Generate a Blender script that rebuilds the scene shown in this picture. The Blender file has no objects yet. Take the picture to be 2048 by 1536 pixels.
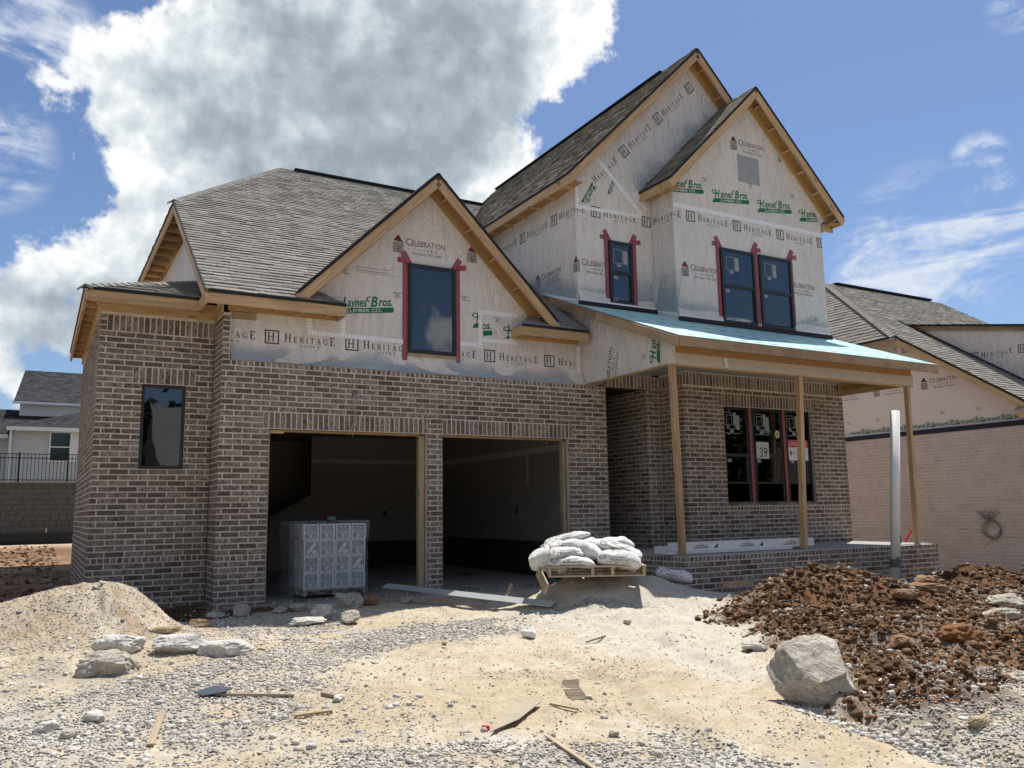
import bpy, math, random
import numpy as np
from mathutils import Vector, Matrix
from mathutils.bvhtree import BVHTree

S = bpy.context.scene
COL = S.collection
rnd = random.Random(7)

# ---------------------------------------------------------------- camera
CAM = Vector((-2.8978, -12.2379, 1.2027))
YAW, PITCH, ROLL, FPX = 0.517095, 0.150724, -0.0158306, 1670.215
_cy, _sy, _cp, _sp = math.cos(YAW), math.sin(YAW), math.cos(PITCH), math.sin(PITCH)
FWD = Vector((_sy*_cp, _cy*_cp, _sp)); _R0 = Vector((_cy, -_sy, 0)); _U0 = _R0.cross(FWD)
RGT = _R0*math.cos(ROLL)+_U0*math.sin(ROLL); UPV = -_R0*math.sin(ROLL)+_U0*math.cos(ROLL)
cam = bpy.data.cameras.new('camera'); camo = bpy.data.objects.new('camera', cam); COL.objects.link(camo)
camo.matrix_world = Matrix(((RGT.x, UPV.x, -FWD.x, CAM.x), (RGT.y, UPV.y, -FWD.y, CAM.y), (RGT.z, UPV.z, -FWD.z, CAM.z), (0, 0, 0, 1)))
cam.sensor_width = 36; cam.lens = FPX/2048*36; cam.clip_start = .05; cam.clip_end = 3000
S.camera = camo

# ---------------------------------------------------------------- sun, exposure
SUN = Vector((.35, .237, .906)).normalized()
ld = bpy.data.lights.new('sun', 'SUN'); lo = bpy.data.objects.new('sun', ld); COL.objects.link(lo)
ld.energy = 4.7; ld.angle = math.radians(.5); ld.color = (1, .955, .88)
lo.rotation_euler = SUN.to_track_quat('Z', 'Y').to_euler(); lo.location = (0, 0, 30)
S.view_settings.view_transform = 'Standard'; S.view_settings.look = 'None'
S.view_settings.exposure = 0.32; S.view_settings.gamma = 1; S.view_settings.use_curve_mapping = False
S.cycles.max_bounces = 7; S.cycles.diffuse_bounces = 4; S.cycles.transparent_max_bounces = 10

# ---------------------------------------------------------------- node helper
class NT:
    def __init__(s, tree): s.t = tree; s.n = tree.nodes; s.l = tree.links; s.n.clear()
    def new(s, kind, **kw):
        nd = s.n.new(kind)
        for k, v in kw.items(): setattr(nd, k, v)
        return nd
    def put(s, sock, v):
        if isinstance(v, bpy.types.NodeSocket): s.l.new(v, sock)
        elif v is not None:
            if isinstance(v, (tuple, list)) and len(v) == 3 and sock.type == 'RGBA': v = (*v, 1)
            sock.default_value = v
    def m(s, op, a, b=None, c=None, clamp=False):
        nd = s.new('ShaderNodeMath', operation=op, use_clamp=clamp)
        for i, v in enumerate((a, b, c)):
            if v is not None: s.put(nd.inputs[i], v)
        return nd.outputs[0]
    def v(s, op, a, b=None, out=0):
        nd = s.new('ShaderNodeVectorMath', operation=op); s.put(nd.inputs[0], a)
        if b is not None: s.put(nd.inputs[3 if op == 'SCALE' else 1], b)
        return nd.outputs['Value'] if op in ('DISTANCE', 'LENGTH', 'DOT_PRODUCT') else nd.outputs[0]
    def noise(s, vec, scale, detail=4, rough=.55, dist=0, col=False, dim='3D'):
        nd = s.new('ShaderNodeTexNoise', noise_dimensions=dim); s.put(nd.inputs['Vector'], vec)
        nd.inputs['Scale'].default_value = scale; nd.inputs['Detail'].default_value = detail
        nd.inputs['Roughness'].default_value = rough; nd.inputs['Distortion'].default_value = dist
        return nd.outputs['Color' if col else 'Fac']
    def voro(s, vec, scale, feature='F1', out='Distance', rand=1):
        nd = s.new('ShaderNodeTexVoronoi', feature=feature); s.put(nd.inputs['Vector'], vec)
        nd.inputs['Scale'].default_value = scale; nd.inputs['Randomness'].default_value = rand
        return nd.outputs[out]
    def mr(s, x, a, b, c=0, d=1, smooth=False):
        nd = s.new('ShaderNodeMapRange', interpolation_type='SMOOTHSTEP' if smooth else 'LINEAR')
        s.put(nd.inputs[0], x)
        for i, q in enumerate((a, b, c, d)): s.put(nd.inputs[i+1], q)
        return nd.outputs[0]
    def mix(s, f, a, b, mode='MIX'):
        nd = s.new('ShaderNodeMix', data_type='RGBA', blend_type=mode)
        s.put(nd.inputs[0], f); s.put(nd.inputs[6], a); s.put(nd.inputs[7], b)
        return nd.outputs[2]
    def ramp(s, x, stops):
        nd = s.new('ShaderNodeValToRGB'); s.put(nd.inputs[0], x); cr = nd.color_ramp
        while len(cr.elements) < len(stops): cr.elements.new(.5)
        for e, (p, c) in zip(cr.elements, stops): e.position = p; e.color = (*c, 1)
        return nd.outputs[0]
    def mapping(s, vec, sc=(1, 1, 1), rot=(0, 0, 0), loc=(0, 0, 0)):
        nd = s.new('ShaderNodeMapping'); s.put(nd.inputs[0], vec)
        nd.inputs['Scale'].default_value = sc; nd.inputs['Rotation'].default_value = rot; nd.inputs['Location'].default_value = loc
        return nd.outputs[0]

# ---------------------------------------------------------------- world: clear-air sky with cumulus and thin cirrus
def pdir(px, py):
    d = FWD+RGT*((px-1024)/FPX)-UPV*((py-768)/FPX); d.normalize(); return tuple(d)
W = bpy.data.worlds.new('World'); S.world = W; W.use_nodes = True
w = NT(W.node_tree)
sky = w.new('ShaderNodeTexSky', sky_type='NISHITA', sun_disc=False)
sky.sun_elevation = math.asin(SUN.z); sky.sun_rotation = math.atan2(SUN.x, SUN.y)
sky.air_density = 1.0; sky.dust_density = .6; sky.ozone_density = 2.2
geo = w.new('ShaderNodeNewGeometry'); D = w.v('SCALE', geo.outputs['Incoming'], -1.0)
tc = w.new('ShaderNodeTexCoord'); D = tc.outputs['Generated']
# where the large cloud banks stand (unit direction, angular radius)
BANKS = [((0.0203, 0.8960, 0.4435), 0.037), ((0.0557, 0.8866, 0.4591), 0.048), ((0.1038, 0.8731, 0.4763), 0.053), ((0.1567, 0.8607, 0.4843), 0.063), ((0.0771, 0.9096, 0.4083), 0.058), ((0.1003, 0.9242, 0.3684), 0.063), ((0.1719, 0.8972, 0.4068), 0.095), ((0.2476, 0.8383, 0.4858), 0.127), ((0.3466, 0.7929, 0.5012), 0.127), ((0.4148, 0.7437, 0.5242), 0.101), ((0.4718, 0.7102, 0.5225), 0.066), ((0.5013, 0.7006, 0.5079), 0.037), ((0.2913, 0.8793, 0.3768), 0.127), ((0.3911, 0.8233, 0.4114), 0.101), ((0.4415, 0.8149, 0.3755), 0.042), ((0.1393, 0.9345, 0.3277), 0.090), ((0.0875, 0.9543, 0.2859), 0.069), ((0.0221, 0.9659, 0.2580), 0.050), ((-0.0173, 0.9735, 0.2281), 0.045), ((0.0347, 0.9776, 0.2078), 0.042), ((0.1063, 0.9662, 0.2351), 0.074), ((-0.0294, 0.9903, 0.1357), 0.029), ((0.1321, 0.8442, 0.5195), 0.053), ((-0.0221, 0.9801, 0.1973), 0.032),
         ((-.55, -.6, .5), .30), ((.36, -.87, .34), .05), ((.43, -.88, .21), .035), ((.35, -.90, .27), .035), ((-.95, .2, .25), .25), ((.9, -.35, .2), .2), ((-.2, -.95, .22), .12), ((-.1, -.4, .9), .20)]
CORES = [((0.2505, 0.8972, 0.3637), 0.074), ((0.3417, 0.8529, 0.3947), 0.090), ((0.3931, 0.7875, 0.4747), 0.069), ((0.3562, 0.7739, 0.5236), 0.079), ((0.2788, 0.8454, 0.4557), 0.063), ((0.1974, 0.8362, 0.5116), 0.048), ((0.4233, 0.7481, 0.5111), 0.048), ((0.1964, 0.9062, 0.3745), 0.048), ((0.0069, 0.9787, 0.2052), 0.032), ((-0.0296, 0.9769, 0.2117), 0.021), ((0.0627, 0.9733, 0.2207), 0.037), ((0.1299, 0.9573, 0.2584), 0.042), ((0.1446, 0.8946, 0.4228), 0.032),
         ((-.55, -.6, .45), .2), ((-.95, .2, .2), .15), ((-.1, -.4, .9), .12)]
warp = w.v('SUBTRACT', w.noise(D, 7, 7, .62, 0, True), (.5, .5, .5))
Dw = w.v('ADD', D, w.v('SCALE', warp, .095))
def blobs(vec, lst, k=.03):
    f = None
    for c, r in lst:
        q = w.m('SUBTRACT', r, w.v('DISTANCE', vec, c)); f = q if f is None else w.m('SMOOTH_MAX', f, q, k)
    return f
fld = blobs(Dw, BANKS)
n1 = w.noise(D, 22, 10, .62, .1)
fld2 = w.m('ADD', fld, w.m('MULTIPLY', w.m('SUBTRACT', n1, .5), .095))
alpha = w.mr(fld2, -.005, .014, 0, 1, True)
core = w.mr(w.m('ADD', blobs(Dw, CORES, .05), w.m('MULTIPLY', w.m('SUBTRACT', w.noise(D, 5, 4, .5, .2), .5), .12)), -.06, .07, 0, 1, True)
# soft relief: density falling off towards the sun brightens, rising darkens
lp = w.v('ADD', D, tuple(SUN*.030+Vector((-.02, 0, .022))))
relief = w.m('MULTIPLY', w.m('SUBTRACT', w.noise(D, 11, 6, .52, .3), w.noise(lp, 11, 6, .52, .3)), .85)
relief2 = w.m('MULTIPLY', w.m('SUBTRACT', w.noise(D, 30, 5, .55), w.noise(w.v('ADD', D, tuple(SUN*.01+Vector((-.008, 0, .01)))), 30, 5, .55)), .65)
lum = w.m('SUBTRACT', 1.0, w.m('MULTIPLY', core, .54))
lum = w.m('SUBTRACT', lum, w.m('MULTIPLY', w.mr(fld2, .01, .10, 0, 1, True), .12))
lum = w.m('ADD', lum, w.m('ADD', relief, relief2))
lum = w.m('MAXIMUM', w.m('MINIMUM', lum, 1.0), .2)
ccol = w.ramp(lum, [(.0, (.25, .31, .36)), (.32, (.32, .385, .44)), (.55, (.43, .50, .56)), (.8, (.66, .72, .76)), (.93, (.84, .87, .885)), (1.0, (.96, .965, .96))])
SKYK = .105
ccol = w.mix(1.0, ccol, (1/SKYK*.86,)*3, 'MULTIPLY')
# cirrus
cm = w.mapping(D, (2.2, 2.2, 9.0), (.0, .35, -.6))
ci = w.noise(cm, 2.6, 9, .62, .9)
cmask = None
for c, r in [((0.8069, 0.5268, 0.2671), 0.101), ((0.8401, 0.4588, 0.2893), 0.069), ((0.7801, 0.5763, 0.2434), 0.058), ((0.7872, 0.3970, 0.4719), 0.032), ((0.8157, 0.4642, 0.3453), 0.032), ((.70, .66, .22), .06),
             ((-.06, .93, .36), .07), ((-.02, .88, .47), .06), ((.9, -.1, .35), .4), ((-.7, .3, .6), .4), ((.1, -.6, .7), .4)]:
    q = w.m('SUBTRACT', 1.0, w.m('DIVIDE', w.v('DISTANCE', D, c), r), None, True)
    cmask = q if cmask is None else w.m('MAXIMUM', cmask, q)
cfine = w.noise(D, 42, 6, .65, .4)
cia = w.m('MULTIPLY', w.mr(w.m('ADD', ci, w.m('MULTIPLY', w.m('SUBTRACT', cfine, .5), .26)), .40, .66, 0, 1, True), w.mr(cmask, 0, .5, 0, .80, True))
sep = w.new('ShaderNodeSeparateXYZ'); w.put(sep.inputs[0], D)
skyc = w.mix(1.0, sky.outputs[0], (.69, .75, .86), 'MULTIPLY')
c1 = w.mix(cia, skyc, (1/SKYK*.66, 1/SKYK*.70, 1/SKYK*.76))
c2 = w.mix(alpha, c1, ccol)
bg = w.new('ShaderNodeBackground'); w.put(bg.inputs[0], c2); bg.inputs[1].default_value = SKYK
wo = w.new('ShaderNodeOutputWorld'); w.l.new(bg.outputs[0], wo.inputs[0])

# ---------------------------------------------------------------- materials
MATS = {}
def mat(name, fn):
    if name not in MATS:
        m_ = bpy.data.materials.new(name); m_.use_nodes = True; t = NT(m_.node_tree)
        p = t.new('ShaderNodeBsdfPrincipled'); o = t.new('ShaderNodeOutputMaterial'); t.l.new(p.outputs[0], o.inputs[0])
        p.inputs['Specular IOR Level'].default_value = .3
        fn(t, p); MATS[name] = m_
    return MATS[name]
def bump(t, p, h, strength=.5, dist=.01):
    b = t.new('ShaderNodeBump'); b.inputs['Strength'].default_value = strength; b.inputs['Distance'].default_value = dist
    t.put(b.inputs['Height'], h); t.l.new(b.outputs[0], p.inputs['Normal'])
def pos(t): return t.new('ShaderNodeNewGeometry').outputs['Position']
def obc(t): return t.new('ShaderNodeTexCoord').outputs['Object']
def tone(t):
    a = t.new('ShaderNodeAttribute', attribute_name='tone').outputs['Fac']
    r = t.new('ShaderNodeObjectInfo').outputs['Random']
    return t.m('FRACT', t.m('ADD', a, r))
def plain(name, col, rough=.7, var=.12, scale=8, spec=.3, bmp=0, metal=0):
    def f(t, p):
        n = t.noise(pos(t), scale, 5, .6)
        p.inputs['Roughness'].default_value = rough; p.inputs['Specular IOR Level'].default_value = spec; p.inputs['Metallic'].default_value = metal
        t.put(p.inputs['Base Color'], t.mix(1.0, col, t.ramp(n, [(.25, (1-var,)*3), (.75, (1+var,)*3)]), 'MULTIPLY'))
        if bmp: bump(t, p, t.noise(pos(t), scale*5, 4), bmp, .004)
    return mat(name, f)
def brickf(cols, smear=.35):
    def f(t, p):
        P = pos(t); tn = tone(t)
        base = t.ramp(tn, cols)
        off = t.v('ADD', P, t.v('SCALE', t.new('ShaderNodeCombineXYZ').outputs[0], 0))
        cx = t.new('ShaderNodeCombineXYZ'); t.put(cx.inputs[0], t.m('MULTIPLY', tn, 37.0)); t.put(cx.inputs[1], t.m('MULTIPLY', tn, 11.0))
        Q = t.v('ADD', P, cx.outputs[0])
        blot = t.mr(t.noise(Q, 16, 6, .65, 1.2), .47, .58, 0, 1, True)
        fine = t.noise(P, 90, 4, .65)
        c = t.mix(t.m('MULTIPLY', blot, t.mr(tn, 0, 1, .45, .85)), base, (.058, .040, .033))
        c = t.mix(1.0, c, t.ramp(fine, [(.25, (.78,)*3), (.75, (1.2,)*3)]), 'MULTIPLY')
        sm = t.mr(t.noise(P, 7, 5, .7, .4), .55, .78, 0, smear, True)
        c = t.mix(sm, c, (.42, .37, .32))
        t.put(p.inputs['Base Color'], c); p.inputs['Roughness'].default_value = .88
        bump(t, p, fine, .5, .004)
    return f
BRICK = mat('tumbled brown brick', brickf([(0, (.12, .090, .073)), (.35, (.25, .20, .165)), (.7, (.34, .288, .245)), (1, (.17, .12, .098))]))
def mortarf(col):
    def f(t, p):
        P = pos(t); n = t.noise(P, 60, 5, .65); n2_ = t.noise(P, 4, 4)
        c = t.mix(1.0, col, t.ramp(n, [(.2, (.72,)*3), (.8, (1.18,)*3)]), 'MULTIPLY')
        c = t.mix(1.0, c, t.ramp(n2_, [(.3, (.82, .80, .78)), (.7, (1.1,)*3)]), 'MULTIPLY')
        t.put(p.inputs['Base Color'], c); p.inputs['Roughness'].default_value = .95
        bump(t, p, n, .8, .008)
    return f
MORTAR = mat('sandy mortar', mortarf((.67, .60, .52)))
BRICKP = mat('pale pink painted brick', brickf([(0, (.40, .33, .30)), (.5, (.45, .375, .34)), (1, (.42, .35, .32))], .15))
def brickpf(t, p):
    P = pos(t); tn = tone(t); c = t.ramp(tn, [(0, (.49, .405, .38)), (.5, (.55, .46, .435)), (1, (.52, .43, .405))])
    c = t.mix(1.0, c, t.ramp(t.noise(P, 3, 5, .7), [(.3, (.84,)*3), (.7, (1.1,)*3)]), 'MULTIPLY')
    t.put(p.inputs['Base Color'], c); p.inputs['Roughness'].default_value = .9; bump(t, p, t.noise(P, 70, 4), .5, .004)
BRICKP = mat('pale mauve brick', brickpf)
MORTARP = mat('pale mauve mortar', mortarf((.66, .59, .56)))
def wrapf(t, p):
    P = pos(t)
    st = t.noise(t.mapping(P, (1, 1, .35)), 3.2, 5, .6, 1.2)
    weave = t.noise(t.mapping(P, (1, 1, 1)), 220, 2, .5)
    stain = t.noise(P, 1.1, 4, .6)
    c = t.mix(1.0, (.765, .705, .66), t.ramp(stain, [(.3, (.93, .94, .96)), (.7, (1.03,)*3)]), 'MULTIPLY')
    c = t.mix(t.mr(t.noise(t.mapping(P, (1, 1, .2)), 9, 4, .6), .58, .75, 0, .12), c, (.55, .52, .50))
    t.put(p.inputs['Base Color'], c); p.inputs['Roughness'].default_value = .48; p.inputs['Specular IOR Level'].default_value = .35
    wv = t.noise(t.mapping(P, (2.2, 2.2, .9), (.2, .5, .3)), 2.6, 6, .55, 2.2)
    rip = t.m('ABSOLUTE', t.m('SUBTRACT', wv, .5))
    h = t.m('ADD', t.m('MULTIPLY', st, .8), t.m('ADD', t.m('MULTIPLY', weave, .03), t.m('MULTIPLY', rip, -1.3)))
    bump(t, p, h, 1.0, .05)
WRAP = mat('house wrap sheet', wrapf)
def woodf(c1_, c2_, ck=(.16, .075, .03), dirt=0.0):
    def f(t, p):
        O = obc(t); oi = t.new('ShaderNodeObjectInfo').outputs['Random']
        cx = t.new('ShaderNodeCombineXYZ'); t.put(cx.inputs[0], t.m('MULTIPLY', oi, 50.0)); t.put(cx.inputs[1], t.m('MULTIPLY', oi, 23.0))
        Q = t.v('ADD', O, cx.outputs[0])
        g = t.mr(t.noise(t.mapping(Q, (1.1, 22, 22)), 1.6, 6, .62, .6), .3, .7, 0, 1)
        g2 = t.noise(t.mapping(Q, (.6, 5, 5)), 1.5, 4, .5, .3)
        c = t.mix(g, c1_, c2_)
        c = t.mix(1.0, c, t.ramp(g2, [(.25, (.80, .76, .70)), (.75, (1.12, 1.1, 1.06))]), 'MULTIPLY')
        kn = t.mr(t.voro(t.mapping(Q, (1.5, 6, 6)), 1.0), .06, .13, 1, 0, True)
        c = t.mix(t.m('MULTIPLY', kn, .8), c, ck)
        if dirt: c = t.mix(t.mr(t.noise(pos(t), 3, 5, .65), .42, .65, 0, dirt), c, (.20, .16, .125))
        c = t.mix(1.0, c, t.ramp(oi, [(0, (.86,)*3), (1, (1.1,)*3)]), 'MULTIPLY')
        t.put(p.inputs['Base Color'], c); p.inputs['Roughness'].default_value = .62
        bump(t, p, g, .25, .003)
    return f
WOOD = mat('fresh pine', woodf((.40, .255, .135), (.66, .475, .29)))
WOODO = mat('weathered pine', woodf((.36, .25, .15), (.46, .34, .22), dirt=.6))
WOODG = mat('grey dusty wood', woodf((.40, .32, .22), (.52, .43, .31), dirt=.3))
def osbf(t, p):
    O = pos(t); v_ = t.voro(t.mapping(O, (1, 1, 1)), 26, 'F1', 'Color'); n = t.noise(O, 20, 4)
    c = t.mix(t.new('ShaderNodeSeparateColor').outputs[0], (.42, .245, .10), (.42, .245, .10))
    c = t.mix(t.noise(v_, 3, 1), (.34, .18, .07), (.52, .31, .135)); c = t.mix(t.mr(n, .3, .7, 0, .4), c, (.30, .16, .07))
    t.put(p.inputs['Base Color'], c); p.inputs['Roughness'].default_value = .7
OSB = mat('oriented strand board', osbf)
def shf(base, light):
    def f(t, p):
        P = pos(t); tn = tone(t)
        c = t.ramp(tn, [(0, base), (.45, tuple((a+b)/2 for a, b in zip(base, light))), (.8, light), (1, tuple(x*.85 for x in base))])
        g = t.noise(P, 130, 3, .7); g2 = t.noise(P, 2.2, 4, .6)
        c = t.mix(1.0, c, t.ramp(g, [(.3, (.62,)*3), (.7, (1.35,)*3)]), 'MULTIPLY')
        c = t.mix(1.0, c, t.ramp(g2, [(.3, (.92,)*3), (.7, (1.07,)*3)]), 'MULTIPLY')
        t.put(p.inputs['Base Color'], c); p.inputs['Roughness'].default_value = .95; p.inputs['Specular IOR Level'].default_value = .15
        bump(t, p, g, .6, .004)
    return f
SHING = mat('weathered wood shingle', shf((.235, .222, .196), (.30, .285, .255)))
SHINGB = mat('mixed brown shingle', shf((.17, .155, .132), (.32, .295, .25)))
SHINGD = mat('charcoal shingle', shf((.045, .045, .048), (.080, .080, .084)))
UNDER_BLACK = plain('black roofing felt', (.018, .018, .020), .6, .3, 20)
def cyanf(t, p):
    P = pos(t); n = t.noise(P, 3, 4)
    t.put(p.inputs['Base Color'], t.mix(n, (.43, .70, .68), (.50, .78, .755))); p.inputs['Roughness'].default_value = .42
    bump(t, p, t.noise(P, 7, 4), .3, .01)
CYAN = mat('blue green underlayment', cyanf)
FRAME = plain('dark bronze vinyl', (.020, .018, .017), .35, .1, 10, .5)
def glassf(tint, fac):
    def f(t, p):
        o = [n_ for n_ in t.n if n_.type == 'OUTPUT_MATERIAL'][0]
        tr = t.new('ShaderNodeBsdfTransparent'); tr.inputs[0].default_value = (*tint, 1)
        gl = t.new('ShaderNodeBsdfGlossy'); gl.inputs['Roughness'].default_value = .015; gl.inputs[0].default_value = (.9, .95, 1, 1)
        fr = t.new('ShaderNodeFresnel'); fr.inputs[0].default_value = 1.5
        k = t.m('MULTIPLY', t.m('ADD', t.m('MULTIPLY', fr.outputs[0], .9), fac, None, True), t.m('SUBTRACT', 1.0, t.new('ShaderNodeNewGeometry').outputs['Backfacing']))
        mx = t.new('ShaderNodeMixShader'); t.put(mx.inputs[0], k); t.l.new(tr.outputs[0], mx.inputs[1]); t.l.new(gl.outputs[0], mx.inputs[2])
        t.l.new(mx.outputs[0], o.inputs[0])
        b = t.new('ShaderNodeBump'); b.inputs['Strength'].default_value = .12; b.inputs['Distance'].default_value = .02
        t.put(b.inputs['Height'], t.noise(pos(t), 1.4, 2)); t.l.new(b.outputs[0], gl.inputs['Normal'])
    return f
GLASS = mat('coated window glass', glassf((.35, .38, .38), .085))
GLASSL = mat('clear window glass', glassf((.60, .64, .62), .05))
STK = plain('window sticker', (.30, .33, .33), .7, .1, 20)
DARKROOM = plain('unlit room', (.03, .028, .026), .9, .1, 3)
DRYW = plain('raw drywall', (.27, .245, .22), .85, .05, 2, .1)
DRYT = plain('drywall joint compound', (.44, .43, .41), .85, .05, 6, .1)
KNEE = plain('dark foundation wall', (.035, .033, .031), .9, .25, 3)
CONC = plain('concrete', (.36, .345, .32), .85, .16, 5, .3, .4)
CONCD = plain('dusty concrete floor', (.27, .255, .235), .8, .22, 4, .3, .3)
CEIL = plain('porch ceiling board', (.30, .31, .28), .8, .05, 3)
PRB = plain('black print', (.03, .026, .026), .6, .05)
PRM = plain('maroon print', (.165, .035, .035), .6, .05)
PRG = plain('green print', (.012, .155, .062), .6, .05)
PRX = plain('grey print', (.17, .15, .145), .6, .05)
PRW = plain('white print', (.72, .70, .68), .6, .05)
TAPEW = plain('white seam tape', (.92, .93, .95), .4, .05, 12, .4, .3)
TAPER = plain('dark red flashing tape', (.25, .018, .035), .4, .12, 12, .4, .3)
PINKW = plain('pinkish white print', (.66, .42, .42), .5, .05)
PVC = plain('white pvc', (.78, .78, .75), .55, .04, 4, .25)
def bagf(t, p):
    P = pos(t); n = t.noise(P, 14, 6, .6, 1.4); n2_ = t.noise(P, 3, 4)
    c = t.mix(t.mr(n2_, .45, .7, 0, .5), (.84, .83, .80), (.70, .65, .56)); t.put(p.inputs['Base Color'], c)
    p.inputs['Roughness'].default_value = .6; bump(t, p, t.m('ABSOLUTE', t.m('SUBTRACT', n, .5)), 1.0, .05)
BAG = mat('paper cement bag', bagf)
CARD = plain('white carton', (.74, .74, .73), .7, .06, 10)
CARDP = plain('grey carton print', (.30, .305, .32), .7, .3, 30)
ALU = plain('coated metal trim', (.52, .56, .56), .3, .05, 3, .5, 0, .35)
RED = plain('red plastic', (.65, .02, .015), .35, .05)
YEL = plain('yellow paper', (.62, .62, .40), .7, .05)
PAPER = plain('pale green paper', (.52, .58, .54), .7, .05)
WIRE = plain('pale cable', (.42, .37, .32), .5, .1)
WIREG = plain('grey cable', (.16, .15, .15), .5, .1)
IRON = plain('black metal', (.012, .012, .013), .4, .1)
WBRICK = None
def wbrickf(t, p):
    P = pos(t); b = t.new('ShaderNodeTexBrick'); t.put(b.inputs['Vector'], t.mapping(P, (1, 1, 1), (math.pi/2, 0, 0)))
    b.inputs['Color1'].default_value = (.62, .64, .62, 1); b.inputs['Color2'].default_value = (.54, .56, .55, 1); b.inputs['Mortar'].default_value = (.36, .37, .36, 1)
    b.inputs['Scale'].default_value = 1; b.inputs['Brick Width'].default_value = .21; b.inputs['Row Height'].default_value = .07; b.inputs['Mortar Size'].default_value = .009
    t.put(p.inputs['Base Color'], b.outputs[0]); p.inputs['Roughness'].default_value = .8
WBRICK = mat('white painted brick', wbrickf)
BLOCK = plain('grey retaining block', (.105, .10, .092), .92, .22, 6, .2, .6)
def rockf(c1_, c2_, c3_):
    def f(t, p):
        P = obc(t); n = t.noise(P, 5, 7, .62, .6); n2_ = t.noise(P, 22, 5, .65); oi = t.new('ShaderNodeObjectInfo').outputs['Random']
        c = t.mix(t.mr(n, .35, .65, 0, 1), c1_, c2_); c = t.mix(t.mr(n2_, .52, .70, 0, .7), c, c3_)
        t.put(p.inputs['Base Color'], c); p.inputs['Roughness'].default_value = .92
        crk = t.m('ABSOLUTE', t.m('SUBTRACT', t.noise(P, 6, 5, .6, 1), .5))
        bump(t, p, t.m('ADD', t.m('MULTIPLY', n2_, .4), t.m('MULTIPLY', t.m('MINIMUM', crk, .06), 6)), .9, .02)
    return f
ROCKG = mat('grey limestone', rockf((.37, .335, .275), (.53, .485, .40), (.27, .24, .20)))
ROCKW = mat('chalky limestone', rockf((.55, .53, .48), (.66, .63, .58), (.38, .34, .28)))
ROCKT = mat('tan sandstone', rockf((.40, .30, .18), (.50, .40, .26), (.28, .20, .12)))
ROCKR = mat('iron stained rock', rockf((.26, .13, .06), (.36, .22, .12), (.42, .38, .32)))
def pebf(t, p):
    tn = t.new('ShaderNodeAttribute', attribute_name='tone').outputs['Fac']
    c = t.ramp(tn, [(0, (.25, .24, .215)), (.3, (.40, .38, .34)), (.55, (.52, .49, .435)), (.8, (.60, .565, .50)), (.93, (.70, .67, .61)), (1, (.44, .33, .22))])
    c = t.mix(1.0, c, t.ramp(t.noise(pos(t), 60, 3), [(.3, (.8,)*3), (.7, (1.15,)*3)]), 'MULTIPLY')
    t.put(p.inputs['Base Color'], c); p.inputs['Roughness'].default_value = .9
PEB = mat('crushed limestone gravel', pebf)
def clodf(t, p):
    tn = t.new('ShaderNodeAttribute', attribute_name='tone').outputs['Fac']
    c = t.ramp(tn, [(0, (.06, .030, .014)), (.4, (.125, .064, .030)), (.68, (.20, .108, .052)), (.84, (.27, .19, .12)), (.93, (.36, .31, .25)), (1, (.46, .42, .36))])
    c = t.mix(1.0, c, t.ramp(t.noise(pos(t), 50, 4), [(.3, (.7,)*3), (.7, (1.25,)*3)]), 'MULTIPLY')
    t.put(p.inputs['Base Color'], c); p.inputs['Roughness'].default_value = .97; bump(t, p, t.noise(pos(t), 70, 4), .8, .008)
CLOD = mat('clay clods', clodf)
def groundf(t, p):
    P = pos(t); a = t.new('ShaderNodeAttribute', attribute_name='soil').outputs['Color']
    f1 = t.noise(P, 34, 6, .7); f2 = t.noise(P, 7, 5, .6); f3 = t.noise(P, 160, 3, .7)
    c = t.mix(1.0, a, t.ramp(f1, [(.25, (.72, .70, .68)), (.75, (1.16,)*3)]), 'MULTIPLY')
    c = t.mix(1.0, c, t.ramp(f2, [(.3, (.85, .84, .82)), (.7, (1.1,)*3)]), 'MULTIPLY')
    c = t.mix(1.0, c, t.ramp(f3, [(.3, (.8,)*3), (.7, (1.14,)*3)]), 'MULTIPLY')
    t.put(p.inputs['Base Color'], c); p.inputs['Roughness'].default_value = .97; p.inputs['Specular IOR Level'].default_value = .1
    bump(t, p, t.m('ADD', f1, t.m('MULTIPLY', f3, .5)), .7, .012)
GROUND = mat('site soil', groundf)
def filmf(t, p):
    o = [n_ for n_ in t.n if n_.type == 'OUTPUT_MATERIAL'][0]
    tr = t.new('ShaderNodeBsdfTransparent'); tr.inputs[0].default_value = (.93, .94, .95, 1)
    p.inputs['Base Color'].default_value = (.55, .57, .60, 1); p.inputs['Roughness'].default_value = .16; p.inputs['Specular IOR Level'].default_value = .8
    n = t.noise(t.mapping(pos(t), (1, 1, .35)), 8, 6, .6, 2.5); r = t.m('ABSOLUTE', t.m('SUBTRACT', n, .5))
    bump(t, p, r, 1.0, .06)
    mx = t.new('ShaderNodeMixShader'); t.put(mx.inputs[0], t.mr(r, 0, .08, .34, .07)); t.l.new(tr.outputs[0], mx.inputs[1]); t.l.new(p.outputs[0], mx.inputs[2]); t.l.new(mx.outputs[0], o.inputs[0])
FILM = mat('stretch film', filmf)
LEAF = plain('distant foliage', (.028, .045, .015), .8, .5, 2)
GRASS = plain('dry grass', (.16, .17, .06), .9, .4, 12)

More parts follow.
